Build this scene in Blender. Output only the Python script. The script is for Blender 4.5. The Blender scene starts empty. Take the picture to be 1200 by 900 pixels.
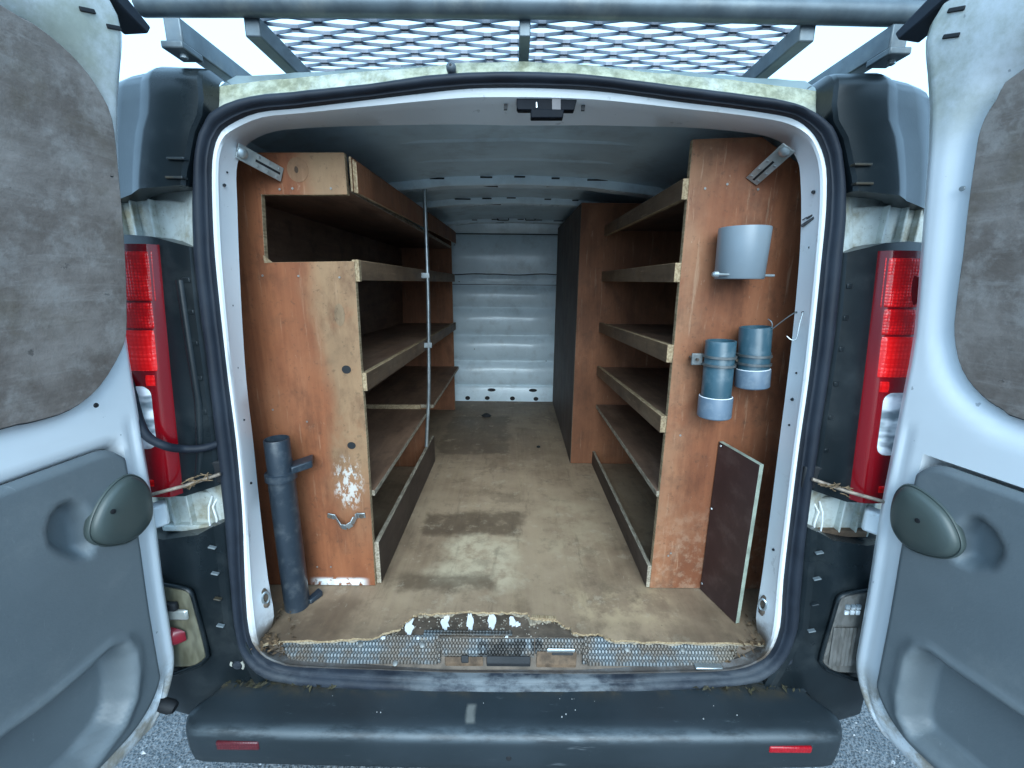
import bpy, bmesh, math, random
from mathutils import Vector, Matrix

S = bpy.context.scene
rnd = random.Random(7)
cos, sin, rad = math.cos, math.sin, math.radians

# ------------------------------------------------------------------ camera
PIT, ROL, FPX, CZ = rad(13.3), rad(0.5), 500.0, 1.5
FW = Vector((0, cos(PIT), -sin(PIT)))
U0 = Vector((0, sin(PIT), cos(PIT)))
R0 = Vector((1, 0, 0))
RT = R0 * cos(ROL) + U0 * sin(ROL)
UP = U0 * cos(ROL) - R0 * sin(ROL)
cd = bpy.data.cameras.new("camera")
cam = bpy.data.objects.new("camera", cd)
S.collection.objects.link(cam)
cd.sensor_width = 36.0
cd.lens = 36.0 * FPX / 1200.0
cd.clip_start, cd.clip_end = 0.02, 2000
m = Matrix.Identity(4)
for r in range(3):
    m[r][0], m[r][1], m[r][2] = RT[r], UP[r], -FW[r]
m[2][3] = CZ
cam.matrix_world = m
S.camera = cam

# ------------------------------------------------------------------ world, sun, exposure
SUN_EL, SUN_AZ = rad(32), rad(176)          # high behind the photographer, veiled by cloud
W = bpy.data.worlds.new("World")
S.world = W
W.use_nodes = True
wn = W.node_tree
bg = wn.nodes["Background"]
sky = wn.nodes.new("ShaderNodeTexSky")
sky.sky_type = 'NISHITA'
sky.sun_disc = False
sky.sun_elevation = SUN_EL
sky.sun_rotation = SUN_AZ
sky.dust_density = 4.0
hs = wn.nodes.new("ShaderNodeHueSaturation")
hs.inputs['Saturation'].default_value = 0.35
wn.links.new(sky.outputs[0], hs.inputs['Color'])
cl = wn.nodes.new("ShaderNodeMix")
cl.data_type = 'RGBA'
cl.inputs[0].default_value = 0.75            # overcast: the cloud layer hides most of the blue
wn.links.new(hs.outputs[0], cl.inputs[6])
cl.inputs[7].default_value = (3.5, 6.6, 9.9, 1)
wn.links.new(cl.outputs[2], bg.inputs[0])
bg.inputs[1].default_value = 0.12
sd = bpy.data.lights.new("sun", 'SUN')
sd.energy = 1.5
sd.angle = rad(50)
sd.color = (0.70, 0.90, 1.0)
sun = bpy.data.objects.new("sun", sd)
S.collection.objects.link(sun)
sdir = Vector((sin(SUN_AZ) * cos(SUN_EL), cos(SUN_AZ) * cos(SUN_EL), sin(SUN_EL)))
sun.rotation_euler = (-sdir).to_track_quat('-Z', 'Y').to_euler()
sun.location = (0, -6, 9)
S.view_settings.view_transform = 'Standard'
S.view_settings.look = 'None'
S.view_settings.exposure = 1.28
S.view_settings.gamma = 1.0
S.render.engine = 'CYCLES'
S.cycles.use_denoising = True
S.cycles.max_bounces = 8
S.cycles.diffuse_bounces = 6
S.cycles.glossy_bounces = 4

# ------------------------------------------------------------------ geometry of the survey: a sight line through the photo meets a real plane
def ray(px, py):
    return FW + RT * ((px - 600) / FPX) + UP * ((450 - py) / FPX)
O = Vector((0, 0, CZ))
def onY(px, py, Y):
    d = ray(px, py); return O + d * (Y / d.y)
def onZ(px, py, Z):
    d = ray(px, py); return O + d * ((Z - CZ) / d.z)
def onX(px, py, X):
    d = ray(px, py); return O + d * (X / d.x)
RY, RS = 0.93, 0.063                          # rear plane of the van leans forward a little
def RP(Z): return RY + RS * (Z - 0.48)
def onR(px, py, off=0.0):
    d = ray(px, py)
    t = (RY + off + RS * (CZ - 0.48)) / (d.y - RS * d.z)
    return O + d * t
XC = 0.012                                    # van centre line

# ------------------------------------------------------------------ mesh builder
class MB:
    def __init__(s): s.v = []; s.f = []; s.m = []
    def add(s, vs, fs, mi=0):
        n = len(s.v)
        s.v += [Vector(p) for p in vs]
        for f in fs:
            s.f.append([i + n for i in f]); s.m.append(mi)
        return s
    def hexa(s, p, mi=0, edge_axis=None):
        fs = [(0, 3, 2, 1), (4, 5, 6, 7), (0, 1, 5, 4), (1, 2, 6, 5), (2, 3, 7, 6), (3, 0, 4, 7)]
        ax = [2, 2, 1, 0, 1, 0]
        n = len(s.v); s.v += [Vector(q) for q in p]
        for f, a in zip(fs, ax):
            s.f.append([i + n for i in f]); s.m.append(mi if edge_axis is None or a == edge_axis else 1)
        return s
    def box(s, lo, hi, edge_axis=None, mi=0):
        (a, b, c), (d, e, f) = lo, hi
        return s.hexa([(a, b, c), (d, b, c), (d, e, c), (a, e, c), (a, b, f), (d, b, f), (d, e, f), (a, e, f)], mi, edge_axis)
    def bar(s, p0, p1, w, h, up=(0, 0, 1), mi=0):
        p0, p1 = Vector(p0), Vector(p1)
        d = (p1 - p0).normalized(); x = d.cross(Vector(up)).normalized(); y = x.cross(d).normalized()
        q = []
        for p in (p0, p1):
            q += [p - x * w / 2 - y * h / 2, p + x * w / 2 - y * h / 2, p + x * w / 2 + y * h / 2, p - x * w / 2 + y * h / 2]
        return s.hexa(q, mi)
    def rings(s, rs, close=True, cap0=False, cap1=False, loop=False, mi=0):
        n = len(rs[0]); vs = [p for r in rs for p in r]; fs = []
        K = len(rs)
        for k in range(K if loop else K - 1):
            a, b = k * n, ((k + 1) % K) * n
            for i in range(n if close else n - 1):
                j = (i + 1) % n
                fs.append((a + i, a + j, b + j, b + i))
        if cap0: fs.append(tuple(range(n)))
        if cap1: fs.append(tuple(range((K - 1) * n, K * n)))
        return s.add(vs, fs, mi)
    def tube(s, pts, r, n=10, cap=True, r2=None, mi=0):
        pts = [Vector(p) for p in pts]; rs = []
        K = len(pts); px = None
        for k, p in enumerate(pts):
            d = (pts[min(k + 1, K - 1)] - pts[max(k - 1, 0)]).normalized()
            if px is None:
                a = Vector((0, 0, 1)) if abs(d.z) < .9 else Vector((1, 0, 0))
                x = d.cross(a).normalized()
            else:
                x = (px - d * px.dot(d)).normalized()
            px = x; y = d.cross(x)
            rr = r[k] if isinstance(r, (list, tuple)) else r
            rs.append([p + (x * cos(2 * math.pi * i / n) + y * sin(2 * math.pi * i / n)) * rr for i in range(n)])
        return s.rings(rs, True, cap, cap, mi=mi)
    def prism(s, poly, vec, mi=0, emi=None):
        n = len(poly); vec = Vector(vec); a = [Vector(p) for p in poly]
        k = len(s.v)
        s.v += a + [p + vec for p in a]
        s.f.append(list(range(k, k + n))[::-1]); s.m.append(mi)
        s.f.append(list(range(k + n, k + 2 * n))); s.m.append(mi)
        for i in range(n):
            j = (i + 1) % n
            s.f.append([k + i, k + j, k + n + j, k + n + i]); s.m.append(mi if emi is None else emi)
        return s
    def grid(s, rows, mi=0):
        return s.rings(rows, False, mi=mi)
    def lathe(s, c, prof, n=20, axis=(0, 0, 1), cap0=True, cap1=True):
        ax = Vector(axis).normalized()
        a = Vector((1, 0, 0)) if abs(ax.x) < .9 else Vector((0, 1, 0))
        x = ax.cross(a).normalized(); y = ax.cross(x); c = Vector(c)
        return s.rings([[c + ax * h + (x * cos(2 * math.pi * i / n) + y * sin(2 * math.pi * i / n)) * r for i in range(n)] for r, h in prof], True, cap0, cap1)
    def build(s, name, mats, parent=None, bevel=0, angle=38, seg=2, sub=0):
        me = bpy.data.meshes.new(name)
        me.from_pydata([tuple(v) for v in s.v], [], s.f)
        if not isinstance(mats, (list, tuple)): mats = [mats]
        for q in mats: me.materials.append(q)
        if any(s.m): me.polygons.foreach_set('material_index', s.m)
        bm = bmesh.new(); bm.from_mesh(me)
        bmesh.ops.recalc_face_normals(bm, faces=bm.faces); bm.to_mesh(me); bm.free()
        me.shade_smooth(); me.set_sharp_from_angle(angle=rad(angle))
        o = bpy.data.objects.new(name, me)
        S.collection.objects.link(o)
        if parent is not None:
            o.parent = parent
            if parent.type == 'EMPTY':
                o.matrix_parent_inverse = Matrix.Translation(-parent.location)
        if bevel:
            b = o.modifiers.new("bevel", 'BEVEL'); b.width = bevel; b.segments = seg; b.limit_method = 'ANGLE'; b.angle_limit = rad(40)
        return o

def thing(name, label, cat, loc, group=None):
    o = bpy.data.objects.new(name, None)
    S.collection.objects.link(o); o.location = loc; o.empty_display_size = .1
    o['label'] = label; o['category'] = cat
    if group: o['group'] = group
    return o
def tag(o, label, cat, group=None):
    o['label'] = label; o['category'] = cat
    if group: o['group'] = group
    return o
def smooth(a, b, x):
    t = max(0, min(1, (x - a) / (b - a))); return t * t * (3 - 2 * t)
def lerp(a, b, t): return a + (b - a) * t
def interp(tab, x):
    if x <= tab[0][0]: return tab[0][1]
    for (a, b), (c, d) in zip(tab, tab[1:]):
        if x <= c: return b + (d - b) * (x - a) / (c - a)
    return tab[-1][1]
def catmull(pts, n=4, closed=False):
    out = []; K = len(pts)
    for k in range(K if closed else K - 1):
        g = lambda i: Vector(pts[i % K]) if closed else Vector(pts[max(0, min(K - 1, i))])
        p0, p1, p2, p3 = g(k - 1), g(k), g(k + 1), g(k + 2)
        for j in range(n):
            t = j / n
            out.append(.5 * ((2 * p1) + (p2 - p0) * t + (2 * p0 - 5 * p1 + 4 * p2 - p3) * t * t + (3 * p1 - p0 - 3 * p2 + p3) * t ** 3))
    if not closed: out.append(Vector(pts[-1]))
    return out

# ------------------------------------------------------------------ materials
class N:
    def __init__(s, name):
        s.mat = bpy.data.materials.new(name); s.mat.use_nodes = True
        s.t = s.mat.node_tree; s.b = s.t.nodes["Principled BSDF"]
        s.co = s.t.nodes.new("ShaderNodeTexCoord").outputs['Object']
        sp = s.t.nodes.new("ShaderNodeSeparateXYZ"); s.t.links.new(s.co, sp.inputs[0])
        s.x, s.y, s.z = sp.outputs
    def L(s, a, sock):
        if hasattr(a, 'is_output'): s.t.links.new(a, sock)
        else:
            if isinstance(a, (tuple, list)) and len(a) == 3 and sock.type == 'RGBA': a = (*a, 1)
            sock.default_value = a
    def noise(s, scale, detail=4, rough=.55, sc=None, dist=0.0, off=None):
        n = s.t.nodes.new("ShaderNodeTexNoise")
        n.inputs['Scale'].default_value = scale; n.inputs['Detail'].default_value = detail
        n.inputs['Roughness'].default_value = rough; n.inputs['Distortion'].default_value = dist
        c = s.co
        if sc or off:
            mp = s.t.nodes.new("ShaderNodeMapping")
            if sc: mp.inputs['Scale'].default_value = sc
            if off: mp.inputs['Location'].default_value = off
            s.t.links.new(c, mp.inputs[0]); c = mp.outputs[0]
        s.t.links.new(c, n.inputs['Vector'])
        return n.outputs[0]
    def voro(s, scale, feature='F1', sc=None, rand=1.0):
        n = s.t.nodes.new("ShaderNodeTexVoronoi"); n.feature = feature
        n.inputs['Scale'].default_value = scale
        n.inputs['Randomness'].default_value = rand
        c = s.co
        if sc:
            mp = s.t.nodes.new("ShaderNodeMapping"); mp.inputs['Scale'].default_value = sc
            s.t.links.new(c, mp.inputs[0]); c = mp.outputs[0]
        s.t.links.new(c, n.inputs['Vector'])
        return n.outputs[0]
    def step(s, v, lo, hi):
        n = s.t.nodes.new("ShaderNodeMapRange"); n.interpolation_type = 'SMOOTHSTEP'
        s.L(v, n.inputs[0])
        n.inputs[1].default_value, n.inputs[2].default_value = lo, hi
        if lo > hi:
            n.inputs[1].default_value, n.inputs[2].default_value = hi, lo
            n.inputs[3].default_value, n.inputs[4].default_value = 1, 0
        return n.outputs[0]
    def m(s, op, a, b=0.0, clamp=False):
        n = s.t.nodes.new("ShaderNodeMath"); n.operation = op; n.use_clamp = clamp
        s.L(a, n.inputs[0]); s.L(b, n.inputs[1]); return n.outputs[0]
    def mul(s, *a):
        r = a[0]
        for q in a[1:]: r = s.m('MULTIPLY', r, q)
        return r
    def mix(s, f, a, b):
        n = s.t.nodes.new("ShaderNodeMix"); n.data_type = 'RGBA'
        s.L(f, n.inputs[0]); s.L(a, n.inputs[6]); s.L(b, n.inputs[7]); return n.outputs[2]
    def boxm(s, x0, x1, y0, y1, soft=.03, wob=.06, axes='xy', ws=9):
        """a stain: soft rectangle with a noisy edge"""
        nz = s.m('MULTIPLY', s.m('SUBTRACT', s.noise(ws, 5, .6), .5), wob * 2)
        A = s.m('ADD', getattr(s, axes[0]), nz); B = s.m('ADD', getattr(s, axes[1]), nz)
        return s.mul(s.step(A, x0 - soft, x0 + soft), s.step(A, x1 + soft, x1 - soft), s.step(B, y0 - soft, y0 + soft), s.step(B, y1 + soft, y1 - soft))
    def bump(s, h, strength=.3, dist=.002):
        n = s.t.nodes.new("ShaderNodeBump"); n.inputs['Strength'].default_value = strength; n.inputs['Distance'].default_value = dist
        s.L(h, n.inputs['Height']); s.t.links.new(n.outputs[0], s.b.inputs['Normal'])
        return s
    def done(s, col, rough=.5, metal=0.0, coat=0, spec=None, coat_r=.05):
        s.L(col, s.b.inputs['Base Color']); s.L(rough, s.b.inputs['Roughness']); s.L(metal, s.b.inputs['Metallic'])
        if coat: s.b.inputs['Coat Weight'].default_value = coat; s.b.inputs['Coat Roughness'].default_value = coat_r
        if spec is not None: s.b.inputs['Specular IOR Level'].default_value = spec
        return s.mat

def plain(name, base, rough=.5, metal=0, var=.25, scale=14, bump=.15, bscale=120, bdist=.0008, dirt=None, damt=.5, dscale=6, coat=0, spec=None, rv=.12):
    n = N(name)
    c = n.mix(n.step(n.noise(scale, 5), .3, .7), tuple(v * (1 - var) for v in base), tuple(min(1, v * (1 + var * .6)) for v in base))
    if dirt: c = n.mix(n.m('MULTIPLY', n.step(n.noise(dscale, 7, .65), .48, .72), damt), c, dirt)
    r = n.m('ADD', rough - rv, n.m('MULTIPLY', n.noise(scale * .7, 5, .6), rv * 2))
    n.bump(n.noise(bscale, 3), bump, bdist)
    return n.done(c, r, metal, coat, spec)

def mk_white(name, base=(.74, .77, .78), moss=False, sill=False, rough=.32):
    n = N(name)
    c = n.mix(n.step(n.noise(5, 5), .3, .75), tuple(v * .93 for v in base), base)
    c = n.mix(n.m('MULTIPLY', n.step(n.noise(23, 8, .7), .60, .74), .35), c, (.34, .32, .27))
    sc = n.step(n.noise(30, 3, .5, sc=(1, 1, .12)), .70, .76)
    c = n.mix(n.m('MULTIPLY', sc, .35), c, (.25, .25, .24))
    if moss:
        up = n.step(n.z, 1.83, 1.90)
        f = n.mul(up, n.step(n.noise(7, 8, .7, sc=(1, 1, .4)), .24, .50))
        mc = n.mix(n.step(n.noise(40, 6, .7), .35, .65), (.15, .15, .075), (.38, .38, .26))
        c = n.mix(n.m('MULTIPLY', f, .9), c, mc)
        low = n.step(n.z, 1.80, 1.74)
        f2 = n.mul(low, n.step(n.noise(11, 8, .7), .40, .68))
        c = n.mix(n.m('MULTIPLY', f2, .85), c, n.mix(n.noise(35, 5), (.12, .10, .06), (.34, .29, .17)))
        c = n.mix(n.m('MULTIPLY', n.step(n.noise(120, 4, .7), .62, .7), .5), c, (.07, .06, .04))
    if sill:
        f = n.mul(n.step(n.z, .66, .545), n.step(n.noise(17, 8, .7), .30, .58))
        c = n.mix(f, c, n.mix(n.noise(45, 6, .7), (.07, .05, .035), (.24, .17, .11)))
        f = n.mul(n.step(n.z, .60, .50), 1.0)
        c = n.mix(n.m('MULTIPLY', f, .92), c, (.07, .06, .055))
        k = n.step(n.noise(26, 6, .65, sc=(1, 1, .5)), .64, .70)
        c = n.mix(n.m('MULTIPLY', k, .3), c, (.2, .2, .2))
    n.bump(n.noise(9, 3), .12, .004)
    return n.done(c, n.m('ADD', rough - .08, n.m('MULTIPLY', n.noise(8, 5), .22)), 0, .15)

WHITE = mk_white("white_paint")
WHITEM = mk_white("white_paint_mossy", (.56, .60, .57), moss=True, rough=.5)
WHITEJ = mk_white("white_paint_jamb", (.84, .86, .87), sill=True)

def mk_door_white():
    n = N("white_paint_door")
    base = (.83, .85, .86)
    c = n.mix(n.step(n.noise(4, 5), .3, .75), tuple(v * .94 for v in base), base)
    f = n.mul(n.step(n.z, 1.70, 1.86), n.step(n.noise(8, 8, .7), .30, .62))
    c = n.mix(n.m('MULTIPLY', f, .75), c, n.mix(n.noise(50, 5, .7), (.20, .21, .13), (.50, .51, .38)))
    f = n.mul(n.step(n.z, .62, .50), n.step(n.noise(16, 8, .7), .36, .60))
    c = n.mix(n.m('MULTIPLY', f, .8), c, n.mix(n.noise(60, 5, .7), (.20, .13, .07), (.42, .34, .22)))
    c = n.mix(n.m('MULTIPLY', n.step(n.noise(46, 3, .5), .73, .76), .6), c, (.22, .23, .25))
    n.bump(n.noise(6, 3), .12, .005)
    return n.done(c, n.m('ADD', .22, n.m('MULTIPLY', n.noise(8, 5), .22)), 0, .2)
DOORW = mk_door_white()

def mk_ply(name, a, b, grain='z', pale=None, pale_x=None, dirt=.35, rough=.62, scuff=.5, wear=None):
    n = N(name)
    sc = {'z': (26, 26, 1.3), 'y': (26, 1.3, 26), 'x': (1.3, 26, 26)}[grain]
    sc2 = {'z': (1.5, 1.5, .55), 'y': (1.5, .55, 1.5), 'x': (.55, 1.5, 1.5)}[grain]
    g = n.noise(1.6, 7, .68, sc=sc, dist=.9)
    big = n.noise(2.6, 6, .6, sc=sc2)
    c = n.mix(n.step(n.m('ADD', n.mul(g, .45), n.mul(n.noise(6, 7, .65, sc=sc2), .55)), .30, .70), a, b)
    c = n.mix(n.m('MULTIPLY', n.step(big, .38, .66), .5), c, tuple(v * .60 for v in a))
    c = n.mix(n.m('MULTIPLY', n.step(n.noise(3.4, 7, .62, sc=sc2, off=(7, 3, 5)), .50, .74), .5), c, tuple(v * q for v, q in zip(b, (1.15, 1.35, 1.6))))
    if pale:
        w = n.m('MULTIPLY', n.m('SUBTRACT', n.noise(7, 6, .6, sc=(1, 1, .45)), .5), .16)
        xx = n.m('ADD', n.x, w)
        f = n.step(xx, pale_x[0], pale_x[1])
        f = n.mul(f, n.step(n.m('ADD', n.z, n.mul(w, 2.5)), .66, 1.10), n.step(n.noise(5, 6, .65), .22, .46))
        pc = n.mix(n.step(n.noise(9, 7, .65, sc=(1, 1, .5)), .3, .72), tuple(v * .72 for v in pale), pale)
        c = n.mix(n.m('MULTIPLY', f, .85), c, pc)
        dx = n.m('DIVIDE', n.m('ADD', n.x, .487), .050); dz = n.m('DIVIDE', n.m('SUBTRACT', n.z, .915), .095)
        sp = n.step(n.m('ADD', n.mul(dx, dx), n.mul(dz, dz)), 1.25, .1)
        v = n.step(n.m('ADD', n.noise(52, 5, .75, sc=(1.4, 1, .7)), n.mul(sp, .07)), .56, .61)
        c = n.mix(n.mul(sp, v, .75), c, (.62, .60, .55))
        sp = n.mul(n.step(n.x, -.64, -.60), n.step(n.x, -.44, -.48), n.step(n.z, .595, .58))
        c = n.mix(n.mul(sp, n.step(n.noise(30, 5, .6), .40, .48)), c, (.78, .78, .75))
    if wear:                                   # handled edge: varnish rubbed away towards the aisle
        w = n.m('MULTIPLY', n.m('SUBTRACT', n.noise(9, 6, .65), .5), .12)
        f = n.mul(n.step(n.m('ADD', n.x, w), wear[1], wear[0]), n.step(n.noise(7, 7, .65), .30, .62))
        c = n.mix(n.m('MULTIPLY', f, .32), c, (.42, .26, .15))
        sm = n.step(n.noise(4, 7, .7, off=(2, 9, 4)), .52, .72)
        c = n.mix(n.m('MULTIPLY', sm, .22), c, (.40, .235, .14))
        low = n.mul(n.step(n.z, .95, .62), n.step(n.noise(24, 7, .72), .46, .62))
        c = n.mix(n.m('MULTIPLY', low, .32), c, (.44, .31, .21))
    c = n.mix(n.m('MULTIPLY', n.step(n.noise(13, 8, .7), .50, .72), dirt), c, (.055, .032, .020))
    s2 = n.step(n.noise(34, 6, .75, sc={'z': (1, 1, .5), 'y': (1, .5, 1), 'x': (.5, 1, 1)}[grain]), .64, .72)
    c = n.mix(n.m('MULTIPLY', s2, scuff * .5), c, (.50, .36, .25))
    scr = n.noise(1, 5, .7, sc={'z': (75, 75, 5), 'y': (75, 5, 75), 'x': (5, 75, 75)}[grain], off=(2, 2, 7))
    c = n.mix(n.m('MULTIPLY', n.step(scr, .60, .68), scuff * .45), c, (.46, .30, .19))
    c = n.mix(n.m('MULTIPLY', n.step(n.noise(5.5, 8, .72, sc=sc2, off=(9, 1, 3)), .48, .66), .5), c, tuple(v * .42 for v in a))
    c = n.mix(n.m('MULTIPLY', n.step(n.noise(55, 6, .75, off=(4, 4, 1)), .58, .66), .4), c, (.05, .03, .018))
    s3 = n.step(n.noise(90, 3, .6, off=(1, 4, 2)), .68, .74)
    c = n.mix(n.m('MULTIPLY', s3, .5), c, (.06, .035, .02))
    n.bump(n.m('ADD', g, n.m('MULTIPLY', n.noise(90, 4), .5)), .25, .0015)
    return n.done(c, n.m('ADD', rough - .14, n.m('MULTIPLY', n.noise(7, 6, .6), .32)), 0, 0, .35)

PLYL = mk_ply("plywood_left", (.185, .056, .023), (.30, .105, .043), 'z', pale=(.33, .205, .110), pale_x=(-.565, -.495), dirt=.25)
PLYR = mk_ply("plywood_right", (.178, .056, .024), (.29, .102, .043), 'z', dirt=.35, scuff=.8, wear=(.44, .56))
PLYI = mk_ply("plywood_inner", (.185, .068, .030), (.28, .110, .050), 'z', dirt=.3)
PLYS = mk_ply("plywood_shelf", (.14, .076, .048), (.25, .145, .092), 'y', dirt=.6, scuff=.4)
PLYP = mk_ply("plywood_lip", (.13, .075, .043), (.225, .14, .082), 'y', dirt=.6, scuff=.8)
PLYD = mk_ply("plywood_dark", (.05, .032, .024), (.095, .062, .045), 'y', dirt=.5, scuff=.25)
def mk_edge(name, a, b, s=1.0):
    n = N(name)
    w = n.noise(1, 3, .5, sc=(190 * s, 30, 190 * s))
    c = n.mix(n.step(w, .35, .65), a, b)
    c = n.mix(n.m('MULTIPLY', n.step(n.noise(18, 7, .7), .45, .7), .55), c, (.10, .07, .045))
    n.bump(w, .3, .001)
    return n.done(c, .75, 0, 0, .25)
EDGE = mk_edge("ply_edge", (.25, .17, .095), (.42, .31, .19))
EDGED = mk_edge("ply_edge_grimy", (.22, .18, .13), (.40, .34, .26))

def mk_floor():
    n = N("floor_plywood")
    g = n.noise(1.5, 7, .6, sc=(30, 1.5, 30), dist=.3)
    big = n.noise(2.3, 7, .62)
    c = n.mix(n.step(big, .32, .66), (.215, .140, .088), (.375, .265, .172))
    c = n.mix(n.m('MULTIPLY', n.step(g, .35, .7), .22), c, (.44, .32, .19))
    c = n.mix(n.m('MULTIPLY', n.step(n.noise(6, 8, .68), .50, .72), .48), c, (.105, .068, .040))
    pale = n.m('MAXIMUM', n.boxm(-.22, .01, 1.27, 1.45, .04, .10), n.boxm(-.25, .02, 1.17, 1.30, .05, .08, ws=14))
    c = n.mix(n.mul(pale, n.step(n.noise(15, 7, .65), .30, .54), .95), c, (.54, .43, .29))
    pale2 = n.boxm(.14, .34, 1.3, 1.75, .08, .14)
    c = n.mix(n.mul(pale2, n.step(n.noise(11, 7, .65), .40, .60), .6), c, (.44, .335, .215))
    pale3 = n.boxm(.16, .5, 1.03, 1.16, .05, .09)
    c = n.mix(n.mul(pale3, n.step(n.noise(13, 7, .65), .42, .6), .7), c, (.48, .35, .21))
    for st, f in (((-.35, .035, 1.455, 1.62), .72), ((-.36, -.05, 1.15, 1.235), .66), ((-.42, -.02, 2.25, 2.95), .60), ((-.80, -.45, .9, 1.10), .5), ((-.06, .05, 1.70, 1.80), .35)):
        c = n.mix(n.mul(n.boxm(*st, .022, .075, ws=8), n.step(n.noise(16, 6, .65), .20, .50), f), c, (.070, .043, .026))
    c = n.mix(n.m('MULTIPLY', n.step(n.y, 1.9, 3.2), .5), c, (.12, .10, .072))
    dr = n.noise(1, 7, .72, sc=(22, 3.0, 22), off=(3, 3, 3))
    c = n.mix(n.m('MULTIPLY', n.step(dr, .54, .68), .32), c, (.075, .05, .032))
    c = n.mix(n.m('MULTIPLY', n.step(n.noise(9, 8, .74, off=(6, 2, 1)), .52, .66), .34), c, (.085, .058, .038))
    c = n.mix(n.m('MULTIPLY', n.step(n.noise(14, 8, .74, off=(1, 7, 1)), .56, .66), .4), c, (.46, .37, .26))
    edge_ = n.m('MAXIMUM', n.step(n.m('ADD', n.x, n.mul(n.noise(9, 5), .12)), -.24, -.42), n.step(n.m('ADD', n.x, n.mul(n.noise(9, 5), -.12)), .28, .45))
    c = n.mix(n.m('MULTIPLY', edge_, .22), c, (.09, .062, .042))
    lip_ = n.mul(n.step(n.m('ADD', n.y, n.mul(n.noise(14, 6, .7), .10)), 1.10, 1.03), n.step(n.noise(10, 7, .7), .34, .56))
    c = n.mix(n.m('MULTIPLY', lip_, .38), c, (.075, .052, .034))
    c = n.mix(n.m('MULTIPLY', n.step(n.noise(70, 5, .7), .66, .72), .55), c, (.05, .04, .03))
    c = n.mix(n.m('MULTIPLY', n.step(n.noise(50, 6, .75, sc=(1, .3, 1), off=(3, 1, 0)), .64, .70), .4), c, (.55, .48, .36))
    n.bump(n.m('ADD', g, n.noise(60, 5)), .3, .002)
    return n.done(c, n.m('ADD', .42, n.m('MULTIPLY', n.noise(5, 6), .35)), 0, 0, .4)
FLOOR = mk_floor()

SEAL = plain("rubber_seal", (.020, .026, .038), .42, 0, .3, 9, .2, 200, dirt=(.12, .12, .11), damt=.35, dscale=14)
def mk_sealb():
    n = N("rubber_seal")
    c = n.mix(n.step(n.noise(9, 5), .3, .7), (.009, .012, .019), (.019, .025, .036))
    f = n.mul(n.step(n.z, .60, .50), n.step(n.noise(16, 8, .7, sc=(.5, 1, 1)), .40, .62))
    f = n.mul(f, n.m('ADD', .25, n.mul(n.step(n.x, -.32, -.1), n.step(n.x, .45, .15), .75)))
    c = n.mix(n.m('MULTIPLY', f, .62), c, (.20, .22, .23))
    n.bump(n.noise(60, 4), .25, .001)
    return n.done(c, n.m('ADD', .46, n.m('MULTIPLY', n.noise(9, 4), .25)), spec=.3)
SEAL = mk_sealb()
COVER = plain("black_plastic_cover", (.007, .011, .0135), .30, 0, .25, 5, .12, 300, dirt=(.10, .11, .11), damt=.14, dscale=9, spec=.34)
def mk_bumper():
    n = N("bumper_plastic")
    c = n.mix(n.step(n.noise(4, 6), .3, .7), (.011, .017, .021), (.020, .028, .034))
    f = n.mul(n.step(n.y, .862, .915), n.step(n.noise(10, 8, .7), .40, .66))
    c = n.mix(n.m('MULTIPLY', f, .8), c, n.mix(n.noise(40, 5), (.022, .020, .012), (.085, .060, .030)))
    f = n.step(n.noise(150, 4, .7), .68, .73)
    c = n.mix(n.m('MULTIPLY', f, .4), c, (.14, .15, .15))
    f = n.step(n.noise(26, 4, .6, sc=(.18, 1, 1)), .66, .72)
    c = n.mix(n.m('MULTIPLY', f, .35), c, (.17, .19, .20))
    edge_hl = n.mul(n.step(n.y, .818, .795), n.step(n.z, .438, .456), n.step(n.noise(20, 7, .72, sc=(.35, 1, 1)), .38, .60))  # rubbed front-top edge, with its highlight line painted in as lighter grey
    c = n.mix(n.m('MULTIPLY', edge_hl, .55), c, (.10, .125, .14))
    k_ = n.noise(1, 6, .75, sc=(14, 60, 60), off=(1, 2, 1))
    c = n.mix(n.m('MULTIPLY', n.step(k_, .62, .70), .30), c, (.11, .13, .14))
    sc = n.mul(n.boxm(-.105, -.085, .815, .86, .006, .008, ws=40), 1.0)
    c = n.mix(n.m('MULTIPLY', sc, .6), c, (.22, .22, .20))
    n.bump(n.noise(420, 2), .2, .0006)
    return n.done(c, n.m('ADD', .34, n.m('MULTIPLY', n.noise(6, 6), .2)))
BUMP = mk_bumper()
def mk_trim():
    n = N("grey_trim_plastic")
    c = n.mix(n.step(n.noise(4, 6, .6), .3, .7), (.135, .156, .166), (.158, .180, .190))
    c = n.mix(n.m('MULTIPLY', n.step(n.noise(6, 8, .75, off=(2, 5, 1)), .50, .70), .22), c, (.28, .29, .28))
    c = n.mix(n.m('MULTIPLY', n.step(n.noise(1, 6, .75, sc=(12, 45, 12), dist=1.2), .64, .70), .28), c, (.34, .36, .36))
    c = n.mix(n.m('MULTIPLY', n.step(n.noise(38, 5, .7), .68, .74), .35), c, (.08, .085, .085))
    n.bump(n.noise(190, 3, .6), .38, .0009)
    return n.done(c, n.m('ADD', .34, n.m('MULTIPLY', n.noise(9, 6, .65), .24)))
TRIM = mk_trim()
STRAPC = plain("grey_green_cap", (.066, .084, .078), .38, 0, .12, 8, .15, 300)
RACK = plain("weathered_grey_steel", (.105, .130, .145), .40, .35, .3, 14, .3, 60, .001, dirt=(.30, .30, .27), damt=.35, dscale=9)
GALV = plain("galvanised_steel", (.42, .46, .47), .36, .75, .25, 22, .2, 90)
SCREW = plain('dull_screw', (.26, .25, .23), .5, .4)
CLAMP = plain('tarnished_clamp', (.17, .18, .18), .42, .6, .3, 40, .2, 90)
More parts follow.
